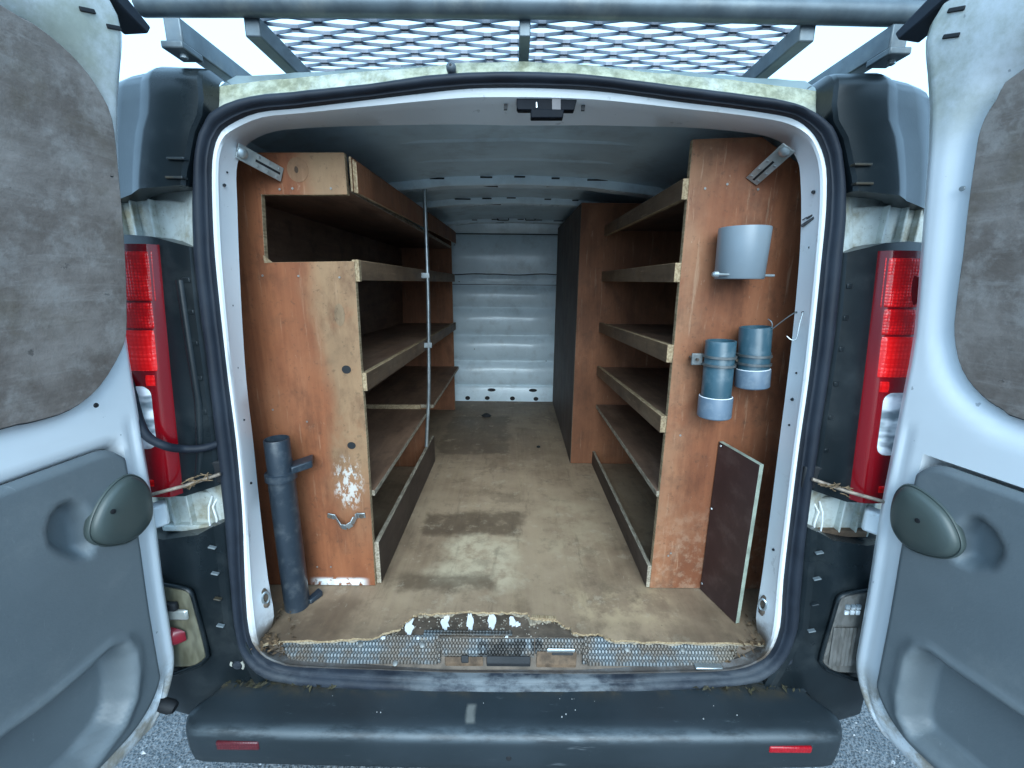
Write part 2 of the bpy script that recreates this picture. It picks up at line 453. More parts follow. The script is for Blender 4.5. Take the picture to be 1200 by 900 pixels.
STRAPM = plain("zinc_strap", (.45, .48, .47), .40, .55, .25, 30, .2, 90, dirt=(.30, .27, .17), damt=.4, dscale=20)
INNER = plain("van_inner_paint", (.57, .71, .78), .38, 0, .14, 4, .1, 30, .002, dirt=(.16, .16, .15), damt=.35, dscale=6)
BULK = plain("bulkhead_paint", (.70, .82, .88), .28, 0, .08, 4, .15, 12, .003, dirt=(.30, .32, .32), damt=.3, dscale=9, coat=.2)
LATCH = plain("black_latch", (.004, .006, .010), .6, 0, .2, spec=.12)
DARK = plain("dark_hole", (.008, .009, .011), .7, 0, .1)
PIPEK = plain("dark_grey_pipe", (.022, .032, .044), .34, 0, .15, 8, .12, 90, dirt=(.20, .21, .21), damt=.2, dscale=30)
PIPEB = plain("blue_grey_pvc", (.032, .082, .110), .33, 0, .14, 9, .12, 90, dirt=(.23, .27, .29), damt=.3, dscale=22)
PIPEC = plain("light_grey_pvc", (.11, .155, .205), .40, 0, .15, 12, .12, 90, dirt=(.32, .35, .36), damt=.3, dscale=25)
CUPM = plain("grey_pvc", (.18, .22, .25), .36, 0, .06, 6, .06, 60, dirt=(.2, .19, .17), damt=.15, dscale=14)
FILM = plain("film_faced_ply", (.042, .022, .021), .38, 0, .25, 9, .12, 80, dirt=(.13, .09, .075), damt=.25, dscale=18)
FEDGE = plain("film_ply_edge", (.27, .30, .24), .7, 0, .3, 30, .3, 60)
STEELD = plain("dirty_steel_floor", (.115, .085, .062), .7, .1, .45, 18, .6, 60, .003, dirt=(.045, .034, .025), damt=.8, dscale=10)
PAINT = plain("white_paint_splash", (.82, .84, .86), .5, 0, .06, 40, .3, 120, .001)
BLOB = plain("mud_and_rust", (.12, .075, .045), .85, 0, .5, 30, .8, 70, .004)
STRAW = plain("dry_straw", (.20, .13, .07), .8, 0, .4, 60)
def mk_board():
    n = N("grimy_window_board")
    g = n.noise(1.8, 6, .6, sc=(1.6, 5, 22))
    b = n.noise(7, 7, .65)
    c = n.mix(n.step(b, .34, .66), (.165, .130, .110), (.31, .262, .232))
    c = n.mix(n.m('MULTIPLY', n.step(g, .40, .70), .45), c, (.165, .132, .110))
    c = n.mix(n.m('MULTIPLY', n.step(n.noise(17, 8, .70), .48, .68), .48), c, (.41, .37, .34))
    c = n.mix(n.m('MULTIPLY', n.step(n.noise(1, 6, .7, sc=(4, 4, 42), off=(1, 1, 3)), .54, .70), .28), c, (.42, .38, .35))
    c = n.mix(n.m('MULTIPLY', n.step(n.noise(5, 6, .65, off=(5, 2, 1)), .55, .70), .5), c, (.15, .115, .08))
    c = n.mix(n.m('MULTIPLY', n.step(n.noise(33, 5, .7, off=(1, 2, 3)), .66, .72), .6), c, (.055, .05, .047))
    n.bump(n.m('ADD', n.noise(50, 6, .7), g), .5, .003)
    return n.done(c, .6, 0, 0, .3)
BOARD = mk_board()
def mk_tread():
    n = N("tread_plate")
    v = n.voro(110, sc=(1, 1, .0), rand=.0)
    d = n.step(v, .55, .25)
    c = n.mix(d, (.058, .074, .084), (.165, .185, .195))
    c = n.mix(n.m('MULTIPLY', n.step(n.noise(11, 7, .7), .40, .60), .8), c, n.mix(n.noise(30, 5), (.045, .036, .027), (.13, .088, .055)))
    c = n.mix(n.m('MULTIPLY', n.step(n.x, .40, .62), .35), c, (.20, .16, .11))
    st = n.m('MAXIMUM', n.boxm(-.085, .045, .955, .982, .006, .02, ws=30), n.boxm(.055, .09, .965, .985, .006, .02, ws=40))
    c = n.mix(n.m('MULTIPLY', n.mul(st, n.step(n.noise(45, 6, .7), .30, .48)), .95), c, (.010, .009, .008))
    n.bump(d, .9, .003)
    return n.done(c, .46, .3)
TREAD = mk_tread()
def mk_lens(name, a, b, axis_sc, rough=.2, prism=0):
    n = N(name)
    w = n.noise(1, 2, .5, sc=axis_sc)
    f = n.step(w, .38, .62)
    if prism:
        v = n.voro(prism, rand=.15); f = n.m('MULTIPLY', n.step(v, .75, .15), n.m('ADD', .35, n.mul(f, .65)))
    c = n.mix(f, a, b)
    n.bump(f, .35, .002)
    return n.done(c, rough, 0, .25, .35)
LENSD = mk_lens("dark_red_lens", (.11, .001, .004), (.21, .002, .006), (6, 6, 2))
LENSM = mk_lens("ruby_lens", (.42, .002, .004), (.90, .008, .010), (30, 30, 60), .2, 150)
LENSB = mk_lens("bright_red_lens", (.75, .003, .004), (1.0, .02, .02), (8, 8, 150), .2, 110)
LENSC = mk_lens("clear_lens", (.20, .235, .255), (.95, .95, .95), (16, 16, 34), .07)
LENSF = mk_lens("dirty_fog_lens", (.095, .086, .056), (.165, .152, .104), (30, 30, 12))
LENSG = mk_lens("smoked_reverse_lens", (.105, .098, .088), (.150, .142, .130), (60, 60, 25))
BULB = mk_lens("red_bulb", (.16, .006, .014), (.26, .012, .024), (20, 20, 20))
REFL = mk_lens("red_reflector", (.30, .004, .010), (.48, .008, .016), (90, 90, 90), .2, 160)
REFLD = mk_lens("dark_red_reflector", (.075, .010, .014), (.13, .016, .022), (90, 90, 90), .3, 160)
def mk_asphalt():
    n = N("wet_asphalt")
    v = n.voro(120)
    c = n.mix(n.step(v, .1, .6), (.055, .058, .06), (.16, .165, .17))
    c = n.mix(n.m('MULTIPLY', n.step(n.noise(60, 5, .7), .55, .66), .7), c, (.34, .35, .35))
    wet = n.step(n.noise(9, 6, .6), .42, .58)
    c = n.mix(n.m('MULTIPLY', wet, .35), c, (.035, .037, .04))
    n.bump(n.m('ADD', v, n.noise(45, 6, .7)), .9, .008)
    return n.done(c, n.m('SUBTRACT', .55, n.m('MULTIPLY', wet, .42)))
ASPH = mk_asphalt()

# ------------------------------------------------------------------ ground
b = MB()
b.grid([[(x, y, 0) for x in (-900, -8, 8, 900)] for y in (-900, -8, 8, 900)])
g = b.build("ground", ASPH); g['kind'] = 'structure'
b = MB()
for k in range(900):                                  # loose chippings lying on the wet asphalt beside the bumper
    sx = rnd.choice((-1, 1))
    x, y = sx * rnd.uniform(.45, 1.5), rnd.uniform(.2, 1.3)
    r = rnd.choice((rnd.uniform(.0025, .006), rnd.uniform(.0025, .012)))
    vs = []
    for i in range(5):
        a = i * 2 * math.pi / 5 + rnd.uniform(-.4, .4)
        vs.append((x + cos(a) * r * rnd.uniform(.6, 1.2), y + sin(a) * r * rnd.uniform(.6, 1.2), .0))
    vs.append((x, y, r * rnd.uniform(.5, 1)))
    b.add(vs, [(i, (i + 1) % 5, 5) for i in range(5)])
g = b.build("gravel", plain("chippings", (.30, .305, .31), .14, 0, .5, 300, .1), angle=10); g['kind'] = 'stuff'

# ------------------------------------------------------------------ VAN
van = thing("delivery_van", "white panel van seen from behind with both rear doors swung open", "van", (XC, 2.2, 0))

T = [((600, 87), (600, 103), (600, 147)), ((650, 88), (650, 104), (650, 147)), ((700, 92), (700, 107), (700, 147)), ((750, 98), (750, 113), (748, 148)),
     ((800, 105), (800, 120), (795, 149)), ((850, 111), (850, 126), (842, 152)), ((900, 118), (900, 133), (885, 157)), ((935, 127), (928, 139), (910, 164)),
     ((958, 140), (946, 150), (926, 175)), ((974, 158), (959, 167), (935, 189)), ((983, 190), (968, 197), (938, 208)), ((986, 240), (968, 245), (939, 248)),
     ((983, 300), (963, 300), (937, 300)), ((975, 380), (955, 380), (930, 380)), ((965, 450), (947, 450), (922, 450)), ((955, 520), (937, 520), (913, 520)),
     ((943, 600), (927, 600), (903, 600)), ((936, 680), (918, 680), (893, 676)), ((931, 730), (914, 735), (886, 724)), ((918, 765), (902, 765), (889, 752)),
     ((900, 784), (886, 777), (876, 766)), ((880, 794), (866, 784), (858, 773)), ((840, 799), (835, 787), (830, 776)), ((760, 803), (760, 789), (760, 778)),
     ((690, 806), (690, 790), (690, 780)), ((600, 807), (600, 789), (600, 780)), ((520, 804), (520, 788), (520, 780)), ((440, 800), (440, 785), (440, 777)),
     ((350, 796), (355, 782), (360, 772)), ((311, 788), (328, 778), (336, 766)), ((290, 765), (305, 766), (314, 752)), ((280, 737), (292, 741), (321, 722)),
     ((274, 680), (287, 680), (314, 678)), ((266, 600), (284, 600), (305, 600)), ((258, 520), (277, 520), (297, 520)), ((250, 450), (268, 450), (289, 450)),
     ((241, 380), (260, 380), (284, 380)), ((232, 300), (252, 300), (280, 300)), ((230, 240), (249, 240), (278, 240)), ((234, 180), (249, 188), (277, 200)),
     ((242, 150), (256, 160), (283, 180)), ((258, 130), (270, 146), (295, 165)), ((300, 115), (303, 132), (322, 154)), ((350, 110), (350, 127), (362, 150)),
     ((400, 105), (400, 121), (405, 148)), ((450, 99), (450, 115), (452, 147)), ((500, 92), (500, 109), (500, 146)), ((550, 88), (550, 104), (550, 146))]
NS = 3
so = catmull([Vector((*p[0], 0)) for p in T], NS, True)
si = catmull([Vector((*p[1], 0)) for p in T], NS, True)
sj = catmull([Vector((*p[2], 0)) for p in T], NS, True)
NT = len(so)

# seal: two soft lobes following the opening
prof = [(0, .02), (0, -.008), (.10, -.018), (.28, -.025), (.48, -.027), (.66, -.024), (.76, -.018), (.80, -.013), (.84, -.0125), (.92, -.012), (1, -.003), (1, .02)]
rs = []
for k in range(NT):
    wob = .0009 * sin(k * .9) + .0006 * sin(k * 2.3 + 1)
    sag = .010 * max(0, sin((k / NT - .47) / .12 * math.pi)) if .47 < k / NT < .59 else 0
    ring = []
    for t, dy in prof:
        q = so[k].lerp(si[k], t)
        p = onR(q.x, q.y, 0); p.y += dy + (wob if -.03 < dy < 0 else 0) - sag * (1 if dy < 0 else 0)
        ring.append(p)
    rs.append(ring)
b = MB(); b.rings(rs, False, loop=True)
seal = b.build("door_seal", SEAL, van, angle=60)

# jamb: pressed white channel inside the seal
def hdr(k):
    q = sj[k]; return smooth(185, 160, q.y)
rs, Jn = [], []
for k in range(NT):
    h = hdr(k); low = smooth(745, 775, sj[k].y)
    d1, d2 = lerp(.004, .030, h), lerp(.062, .125, h)
    d2 = lerp(d2, .02, low)
    f1 = lerp(.26, .44, h)
    ring = []
    q = si[k]; p = onR(q.x, q.y, 0); ring.append(p + Vector((0, .018, 0)))
    ring.append(p.copy())
    q = si[k].lerp(sj[k], f1 * .55); ring.append(onR(q.x, q.y, d1 * .35 - .003))
    q = si[k].lerp(sj[k], f1); ring.append(onR(q.x, q.y, d1))
    q = si[k].lerp(sj[k], f1 + .08); ring.append(onR(q.x, q.y, lerp(d1, d2, .16)))
    q = sj[k]; j = onR(q.x, q.y, d2); ring.append(j)
    Jn.append(j)
    c = Vector((XC, j.y, 1.2)); out = (j - c).normalized()
    ring.append(j + Vector((0, .006, 0)) + out * .004)
    ring.append(j + Vector((0, .03, 0)) + out * .05)
    rs.append(ring)
b = MB(); b.rings(rs, False, loop=True)
jamb = b.build("door_frame", WHITEJ, van, angle=30)

# body: rear skin from seal to body outline, then shell forward
def W_(z): return interp([(.3, .94), (.55, .97), (.9, .985), (1.2, .98), (1.5, .965), (1.75, .92), (1.86, .86), (1.93, .75), (1.96, .60)], z)
def roofz(x):
    a = abs(x - XC); return 1.961 - .050 * (a / .7) ** 1.6 - max(0, a - .74) * .6 + .006 * smooth(.26, .10, a)
rs, Bo = [], []
for k in range(NT):
    p = onR(so[k].x, so[k].y, 0)
    d = Vector((p.x - XC, 0, p.z - 1.2)).normalized()
    q = p.copy(); st = 0
    while st < 400:
        q = q + d * .002; st += 1
        if abs(q.x - XC) > W_(q.z) or q.z > roofz(q.x) or q.z < .36: break
    Bo.append(q)
    dist = (q - p).length
    ring = [p + Vector((0, .018, 0)), p + Vector((0, .004, 0)) + d * .002]
    f = smooth(.05, .12, dist)
    if q.z > 1.85 and abs(q.x) < .72: f = 0
    for t, dy in ((min(.3, .02 / max(dist, .01)), .010), (.35, .05), (.9, .06)):
        w = p.lerp(q, t); w.y = RP(w.z) + lerp(.012 + .02 * t, dy, f); ring.append(w)
    w = q.copy(); w.y = RP(w.z) + lerp(.045, .075, f); ring.append(w)
    rs.append(ring)
b = MB(); b.rings(rs, False, loop=True)
rear = b.build("rear_panel", WHITEM, van, angle=50)
rs2 = []
for yy, sc, dz in ((0, 1, 0), (1.35, 1.0, .012), (2.2, 1.0, .014), (3.4, .99, .005), (3.9, .93, -.10), (4.5, .88, -.55), (5.4, .86, -.95), (5.6, .8, -1.0)):
    ring = []
    for k in range(NT):
        q = rs[k][-1].copy()
        if yy: q.y = yy
        q.x = XC + (q.x - XC) * sc
        q.z = q.z + (dz * smooth(.5, 1.9, q.z) if dz > 0 else dz * max(0, (q.z - .36) / 1.6))
        ring.append(q)
    rs2.append(ring)
b = MB(); b.rings(rs2, True, False, True)
b.build("body_shell", WHITEM, van, angle=40)

# inside skin, ceiling, ribs, bulkhead
def lin(z_off=0):
    return [(-.835, .53), (-.84, 1.2), (-.835, 1.55), (-.80, 1.77), (-.72, 1.862), (-.60, 1.904), (-.3, 1.937), (0, 1.946), (.3, 1.937), (.60, 1.904), (.72, 1.862), (.80, 1.77), (.835, 1.55), (.84, 1.2), (.835, .53)]
L_ = [(x + XC, z) for x, z in lin()]
L_ = L_[:1] + [((a[0] + c[0]) / 2 * .0 + c[0], c[1]) for a, c in zip(L_, L_[1:])]
b = MB()
b.grid([[(x, y, z) for x, z in L_] for y in (1.115, 1.8, 2.6, 3.45)])
b.build("side_lining", INNER, van, angle=25)
# closing strip between the door frame and the lining (faces forward)
b = MB()
ring1 = [rs_[-1] for rs_ in [None] if rs_] or None
cl_rows = []
for k in range(NT):
    j = Jn[k]; d = Vector((j.x - XC, 0, j.z - 1.2)).normalized()
    p = j + Vector((0, .03, 0)) + d * .045
    q = p.copy()
    for _ in range(200):
        a = abs(q.x - XC)
        if a > interp([(.53, .85), (1.2, .855), (1.55, .85), (1.78, .815), (1.89, .79), (1.96, .66), (1.985, .2)], q.z) or q.z < .5 or q.z > 1.985: break
        q = q + d * .003
    cl_rows.append([p, Vector((q.x, 1.125, q.z))])
b.rings(cl_rows, False, loop=True)
b.build("inner_pillar", INNER, van)

for yy, zt, dp, xw in ((1.965, 1.910, .055, .76), (2.43, 1.914, .05, .74), (3.20, 1.924, .06, .72)):
    rows = []
    for i in range(25):
        x = XC + lerp(-xw, xw, i / 24); a = abs(x - XC)
        dz = interp([(0, 0), (.3, -.008), (.6, -.040), (.70, -.075), (.76, -.13)], a)
        rows.append([(x, yy, 1.965 + dz), (x, yy, zt + dz + .004), (x, yy + .004, zt + dz), (x, yy + dp, zt + dz - .002), (x, yy + dp + .012, zt + dz + .012), (x, yy + dp + .012, 1.965 + dz)])
    b = MB(); b.grid(rows)
    rib = b.build("roof_rib", BULK, van, angle=30)
    for i in range(7):
        x = XC + lerp(-.46, .46, i / 6) + rnd.uniform(-.04, .04); w = rnd.uniform(.015, .045)
        b = MB(); b.box((x - w, yy - .0025, 1.937 - .03 * abs(x)), (x + w, yy + .003, 1.943 - .03 * abs(x))); b.build("slot", DARK, rib)
    for x0, w in ((-.13, .05), (-.32, .03), (.17, .04)):
        b = MB(); b.box((XC + x0 - w, yy + dp * .5 - .008, zt - .0045), (XC + x0 + w, yy + dp * .5 + .008, zt + .004)); b.build("slot", DARK, rib)

for yy, xa, xb_ in ((1.50, -.42, .40), (1.72, -.40, .44)):
    b = MB(); b.grid([[(XC + lerp(xa, xb_, i / 12), yy + dy, 1.9455 - .028 * abs(lerp(xa, xb_, i / 12)) - dz) for dy, dz in ((-.02, -.004), (-.004, .006), (.004, .006), (.02, -.004))] for i in range(13)])
    b.build("roof_crease", INNER, van)
YB = 3.37
def zb(py): return onY(600, py, YB).z
pf = [(252, 0), (258, 0), (270.5, 0), (273, .016), (275.5, .016), (278, 0), (300, -.006), (317, 0), (320, .012), (322.5, .012), (325, -.004), (329, -.010), (333, .014), (334.5, .014)]
for a, c in ((335, 360), (360.5, 392.5), (393, 422.5), (423, 451.5)):
    for i, dd in ((0.02, .012), (.10, -.004), (.22, -.024), (.36, -.034), (.5, -.036), (.7, -.030), (.86, -.014), (.96, .004), (1.0, .012)):
        pf.append((lerp(a, c, i), dd))
pf += [(453, -.004), (455, -.012), (468, -.012), (473, -.012)]
rows = []
for i in range(33):
    x = lerp(-.84, .86, i / 32)
    bow = .004 * sin(i * .9)
    rows.append([(x, YB + d * (1 - .25 * abs(sin(i * .35))) + bow * .3, zb(py) + .004 * sin(x * 7) * (1 if 315 < py < 335 else 0)) for py, d in pf])
b = MB(); b.grid(rows)
bulk = b.build("bulkhead", BULK, van, angle=50)
for px_, py_, w, h in ((548, 466.5, 3, 2.5), (571, 466.5, 3, 2.4), (600.5, 467, 3, 2.5), (628, 467.5, 3, 2.5), (576, 457, 5, 2), (624.5, 457.5, 5, 2)):
    p = onY(px_, py_, YB - .014); k = YB / FPX
    b = MB()
    pr = [Vector((p.x + w * k * cos(i * math.pi / 6), p.y, p.z + h * k * sin(i * math.pi / 6))) for i in range(12)]
    b.prism(pr, (0, .006, 0)); b.build("hole", DARK, bulk)
for px_, py_ in ((533, 287), (538, 330), (556, 409), (640, 423)):
    p = onY(px_, py_, YB - .03); b = MB(); b.lathe(p, [(.004, 0), (.003, -.004)], 8, (0, 1, 0)); b.build("rivet", DARK, bulk)
for py_, wv, r_ in ((274.3, .0, .0042), (321.5, .006, .0045), (333.8, .0, .0026), (258.5, 0, .003)):
    b = MB()
    b.tube([(lerp(-.80, .82, i / 40), YB + (.010 if py_ != 258.5 else -.004), zb(py_) + wv * sin(i * .55) * abs(sin(i * .21))) for i in range(41)], r_, 6)
    b.build("seam", plain("seam_gap", (.03, .035, .04), .7), bulk)
# dark clip line with two notches above the bulkhead
b = MB()
ln = [(532, 254.5), (552, 254.5), (556, 254.5), (583, 254.5), (583, 258), (596, 258), (596, 254.5), (616, 254.5), (616, 258), (627, 258), (627, 254.5), (655, 255)]
pts = [onY(x, y, 3.19) for x, y in ln]
for a, c in zip(pts, pts[1:]): b.bar(a, c, .006, .008, (0, 1, 0))
b.build("clip_strip", LATCH, van)

# floor: steel pan, plywood sheet with a torn front edge
b = MB(); b.box((-.85, 1.0, .50), (.87, 3.45, .546))
b.build("floor_pan", STEELD, van)
fe = [(300, 756), (335, 751), (400, 750), (436, 747), (455, 741), (468, 736), (474, 729), (480, 726), (486, 720), (498, 719), (520, 718), (545, 716.5), (572, 718), (600, 717), (618, 719), (622, 725), (640, 726), (652, 727), (660, 733), (668, 735), (671, 742), (690, 743), (703, 742), (712, 748), (722, 751), (760, 752), (820, 753), (905, 754)]
def torn(pts, amp, seed, steps=6):
    r = random.Random(seed); out = []
    for (a, c), (d, e) in zip(pts, pts[1:]):
        for i in range(steps):
            t = i / steps
            out.append((lerp(a, d, t) + r.uniform(-1, 1) * amp * .7, lerp(c, e, t) + r.uniform(-1, 1) * amp))
    return out + [pts[-1]]
ZF = .56
e1 = [onZ(x, y, ZF) for x, y in torn(fe, 1.3, 3, 5)]
e1[0].x = -.845; e1[-1].x = .865
b = MB(); b.prism(e1 + [Vector((.865, 3.4, ZF)), Vector((-.845, 3.4, ZF))], (0, 0, -.006), 0, 1)
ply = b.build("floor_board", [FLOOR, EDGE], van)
fe2 = [(x, y + (4.2 * max(0, sin(x * .031 + 1) * sin(x * .083)) + .4 if 430 < x < 730 else .5)) for x, y in fe]
e2 = [onZ(x, y, ZF - .006) for x, y in torn(fe2, 1.6, 9, 7)]
e2[0].x = -.845; e2[-1].x = .865
b = MB(); b.prism([p + Vector((0, 0, -.0005)) for p in e2] + [Vector((.865, 3.4, ZF - .0065)), Vector((-.845, 3.4, ZF - .0065))], (0, 0, -.007), 0, 1)
b.build("torn_layer", [EDGED, EDGED], ply)
p = [onZ(x, y, ZF + .0025) for x, y in ((623, 720.5), (652, 722), (652, 725.5), (623, 723.5))]
b = MB(); b.prism(p, (0, 0, -.002)); b.build("splinter", EDGE, ply)

# sill: tread plates sloping down to the seal
def sillp(px, t):            # t 0 = back (top), 1 = front (low)
    y0, y1 = .990, .945; z0, z1 = .5515, .500
    Y, Z = lerp(y0, y1, t), lerp(z0, z1, t)
    d = ray(px, 760); return Vector((d.x / d.y * Y * 1.0, Y, Z))
def plate(x0, x1, t0, t1, lift, name, mat, parent=van, x0b=None, x1b=None):
    x0b = x0 if x0b is None else x0b; x1b = x1 if x1b is None else x1b
    n = 12; rows = []
    for k, t in enumerate((t0, lerp(t0, t1, .08), lerp(t0, t1, .5), lerp(t0, t1, .94), t1)):
        row = []
        for i in range(n + 1):
            p = sillp(lerp(lerp(x0, x1, i / n), lerp(x0b, x1b, i / n), (t - t0) / (t1 - t0)), t)
            p.z += lift - (.006 if k in (0, 4) else 0); row.append(p)
        rows.append(row)
    b = MB(); b.grid(rows); return b.build(name, mat, parent)
b = MB()
rows = [[Vector((x, y, z)) for x in (-.80, -.4, 0, .4, .82)] for y, z in ((1.02, .5468), (.988, .5465), (.942, .490), (.925, .478))]
b.grid(rows); sill = b.build("sill", STEELD, van)
tl = plate(322, 514, .0, 1.0, .004, "tread_plate", TREAD, sill, 338, 512)
tr = plate(684, 868, .0, 1.0, .004, "tread_plate", TREAD, sill, 690, 860)
tc = plate(514, 626, .05, .72, -.001, "tread_plate", TREAD, sill)
plate(627, 683, .05, .60, .0, "tread_plate", TREAD, sill)
b = MB(); b.bar(sillp(497, -.02) + Vector((0, .004, .0005)), sillp(600, -.02) + Vector((0, .004, .0005)), .016, .004); b.build("tread_rim", TREAD, sill, .002)
def sbox(x0, x1, t0, t1, h0, h1, name, mat, bev=.002):
    b = MB(); q = [sillp(x0, t1), sillp(x1, t1), sillp(x1, t0), sillp(x0, t0)]
    b.hexa([p + Vector((0, 0, h0)) for p in q] + [p + Vector((0, 0, h1)) for p in q]); return b.build(name, mat, sill, bev)
sbox(521, 566, .76, 1.0, -.012, .002, "latch_recess", BLOB)
sbox(570, 622, .74, 1.0, -.012, .003, "latch_recess", DARK)
sbox(540, 549, .74, .98, -.01, .0045, "latch_pin", DARK)
sbox(629, 676, .58, 1.02, -.012, .004, "striker_bracket", BLOB)
sbox(641, 674, .54, .62, .001, .010, "striker_bar", GALV)
sbox(647, 672, .64, .72, .001, .0055, "latch_recess", DARK)
sbox(511, 516, .02, 1.0, .001, .007, "tread_rim", TREAD)
sbox(683, 689, .02, 1.0, .001, .007, "tread_rim", TREAD)
for px_, t in ((423, .42), (495, .42), (462, 1.04), (735, .5), (800, .5)):
    b = MB(); b.lathe(sillp(px_, t) + Vector((0, 0, .004)), [(.007, 0), (.007, .002), (.004, .0035)], 12, (0, -.5, .86)); b.build("screw_head", plain("dull_screw", (.20, .20, .19), .5, .4), sill)
q = sillp(832, 1.02); b = MB(); b.box((q.x - .036, q.y - .012, q.z + .002), (q.x + .036, q.y + .006, q.z + .008)); b.build("aluminium_tab", GALV, sill, .002)
# white paint dabs on the steel under the torn plywood
for cx, cy, w, h in ((479.5, 735, 6.5, 13), (522, 730, 6, 11), (550.5, 730, 5.5, 11), (577, 728, 7, 10.5), (600, 729, 5, 6), (606, 732, 5, 3), (449.5, 747.5, 3.6, 2.6), (594, 746, 2.4, 1.6), (490, 748, 2, 1.8)):
    r = random.Random(int(cx)); poly = []
    for i in range(16):
        a = i * math.pi / 8; k = r.uniform(.55, 1.2)
        dx, dy = cos(a) * w * .78 * k + r.uniform(-.6, .6), sin(a) * h * k
        poly.append(onZ(cx + dx - dy * .18 * (1 if cx < 500 else .1), cy + dy, .5475))
    b = MB(); b.prism(poly, (0, 0, .0015)); b.build("paint_dab", PAINT, sill)
b = MB()
for k in range(170):
    x, y = rnd.uniform(445, 640), rnd.uniform(722, 750)
    p = onZ(x, y, .547); r = rnd.uniform(.001, .0035)
    b.lathe(p, [(r, -.0005), (r * .7, .001), (r * .2, .0018)], 5)
o = b.build("grit", plain("pale_grit", (.30, .26, .21), .8, 0, .6, 200), sill, angle=20); o['kind'] = 'stuff'
# leaf litter in the lower corners of the opening
b = MB()
for cx, cy, n, sx, sy in ((316, 757, 46, 22, 14), (322, 772, 20, 16, 6), (884, 757, 30, 20, 9), (868, 775, 16, 14, 5), (330, 725, 22, 20, 12), (880, 735, 16, 10, 12)):
    for k in range(n):
        p = onZ(cx + rnd.gauss(0, sx * .5), cy + rnd.gauss(0, sy * .5), .558) if cy < 760 else sillp(cx + rnd.gauss(0, sx * .5), rnd.uniform(.5, 1.0))
        p.z += rnd.uniform(.003, .012)
        a = rnd.uniform(0, 6.3); L = rnd.uniform(.003, .012); w = L * rnd.uniform(.15, .5); d = Vector((cos(a), sin(a), rnd.uniform(-.3, .3))); e = Vector((-sin(a), cos(a), rnd.uniform(-.4, .4)))
        b.add([p - d * L, p + e * w, p + d * L, p - e * w + Vector((0, 0, .002))], [(0, 1, 2, 3)])
o = b.build("leaf_litter", plain("dead_leaf", (.12, .072, .036), .85, 0, .6, 60), sill, angle=10); o['kind'] = 'stuff'

# header latch
pl = [onR(x, y, .012) for x, y in ((607, 112), (675.5, 112.5), (676.5, 115), (673, 129), (607, 128.5), (605.5, 126), (605.5, 115))]
b = MB(); b.prism(pl, (0, .02, 0)); lat = b.build("roof_latch", LATCH, van, .0015)
b = MB(); b.prism([onR(x, y, .004) for x, y in ((622, 127), (661, 128), (660, 138), (622, 138))], (0, .02, 0)); b.build("latch_tongue", LATCH, lat, .002)
b = MB(); b.prism([onR(x, y, .010) for x, y in ((628.3, 119.5), (629.3, 119.5), (629.6, 126), (628.3, 126))], (0, .004, 0)); b.build("latch_pin", GALV, lat)
b = MB(); b.prism([onR(x, y, .0095) for x, y in ((647, 115), (657, 115), (657, 130), (647, 130))], (0, .004, 0)); b.build("latch_jaw", plain("brown_latch", (.045, .04, .05), .4), lat)
for x, y in ((592.5, 125), (683.5, 126)):
    b = MB(); b.prism([onR(x + dx, y + dy, .026) for dx, dy in ((-2, -3.3), (2.4, -3.3), (1.8, 3.2), (-2.2, 3.2))], (0, .006, 0)); b.build("slot", DARK, jamb)
# holes punched down the frame sides
holes = [(266, 202, 1), (263, 217, 1.6), (265, 242, 1.5), (266, 282, 1.3), (272, 358, 1.1), (278, 431, 1.1), (282.5, 461, 1.8), (285.5, 492, 1.3), (294, 566, 1.4), (301, 639, 1.1),
         (947.5, 218, 1.1), (953, 225, 1.8), (949, 290, 1.3), (933.5, 437, 1.2), (928.5, 468, 1.8), (925, 498, 1.2), (914, 573, 1.2), (907, 636, 1.3), (906.5, 644, 1.6), (941, 366, 1.2), (933, 366, 1.2)]
def jamb_at(px, py):
    best = None
    for k in range(NT):
        for t in (.3, .45, .6, .75, .9):
            q = si[k].lerp(sj[k], t); d = (q.x - px) ** 2 + (q.y - py) ** 2
            if best is None or d < best[0]: best = (d, k, t)
    _, k, t = best; h = hdr(k)
    f1 = lerp(.26, .44, h); d1, d2 = lerp(.004, .030, h), lerp(.062, .125, h)
    if t < f1 + .08: return d1 + (d2 - d1) * .16 * max(0, (t - f1) / .08)
    return lerp(lerp(d1, d2, .16), d2, (t - f1 - .08) / (1 - f1 - .08))
for x, y, r in holes:
    dep = jamb_at(x, y)
    sgn = 1 if x < 600 else -1
    nrm = Vector((sgn * .80, -.6, 0)).normalized()
    p = onR(x, y, dep)
    b = MB(); b.lathe(p, [(r * .0021, -.004), (r * .0021, .0022)], 9, nrm); b.build("hole", DARK, jamb)
# black scrape on the right side frame
for (xa, ya, xb_, yb, w) in ((939, 265, 956, 254, .007), (945, 256, 957, 250, .005), (940, 258, 948, 253, .0025)):
    p, q = onR(xa, ya, jamb_at(xa, ya) - .001), onR(xb_, yb, jamb_at(xb_, yb) - .001)
    b = MB(); b.bar(p, q, .003, w, (0, 0, 1)); b.build("rub_mark", plain("rub_black", (.07, .07, .075), .7, 0, .5, 80), jamb, .001)
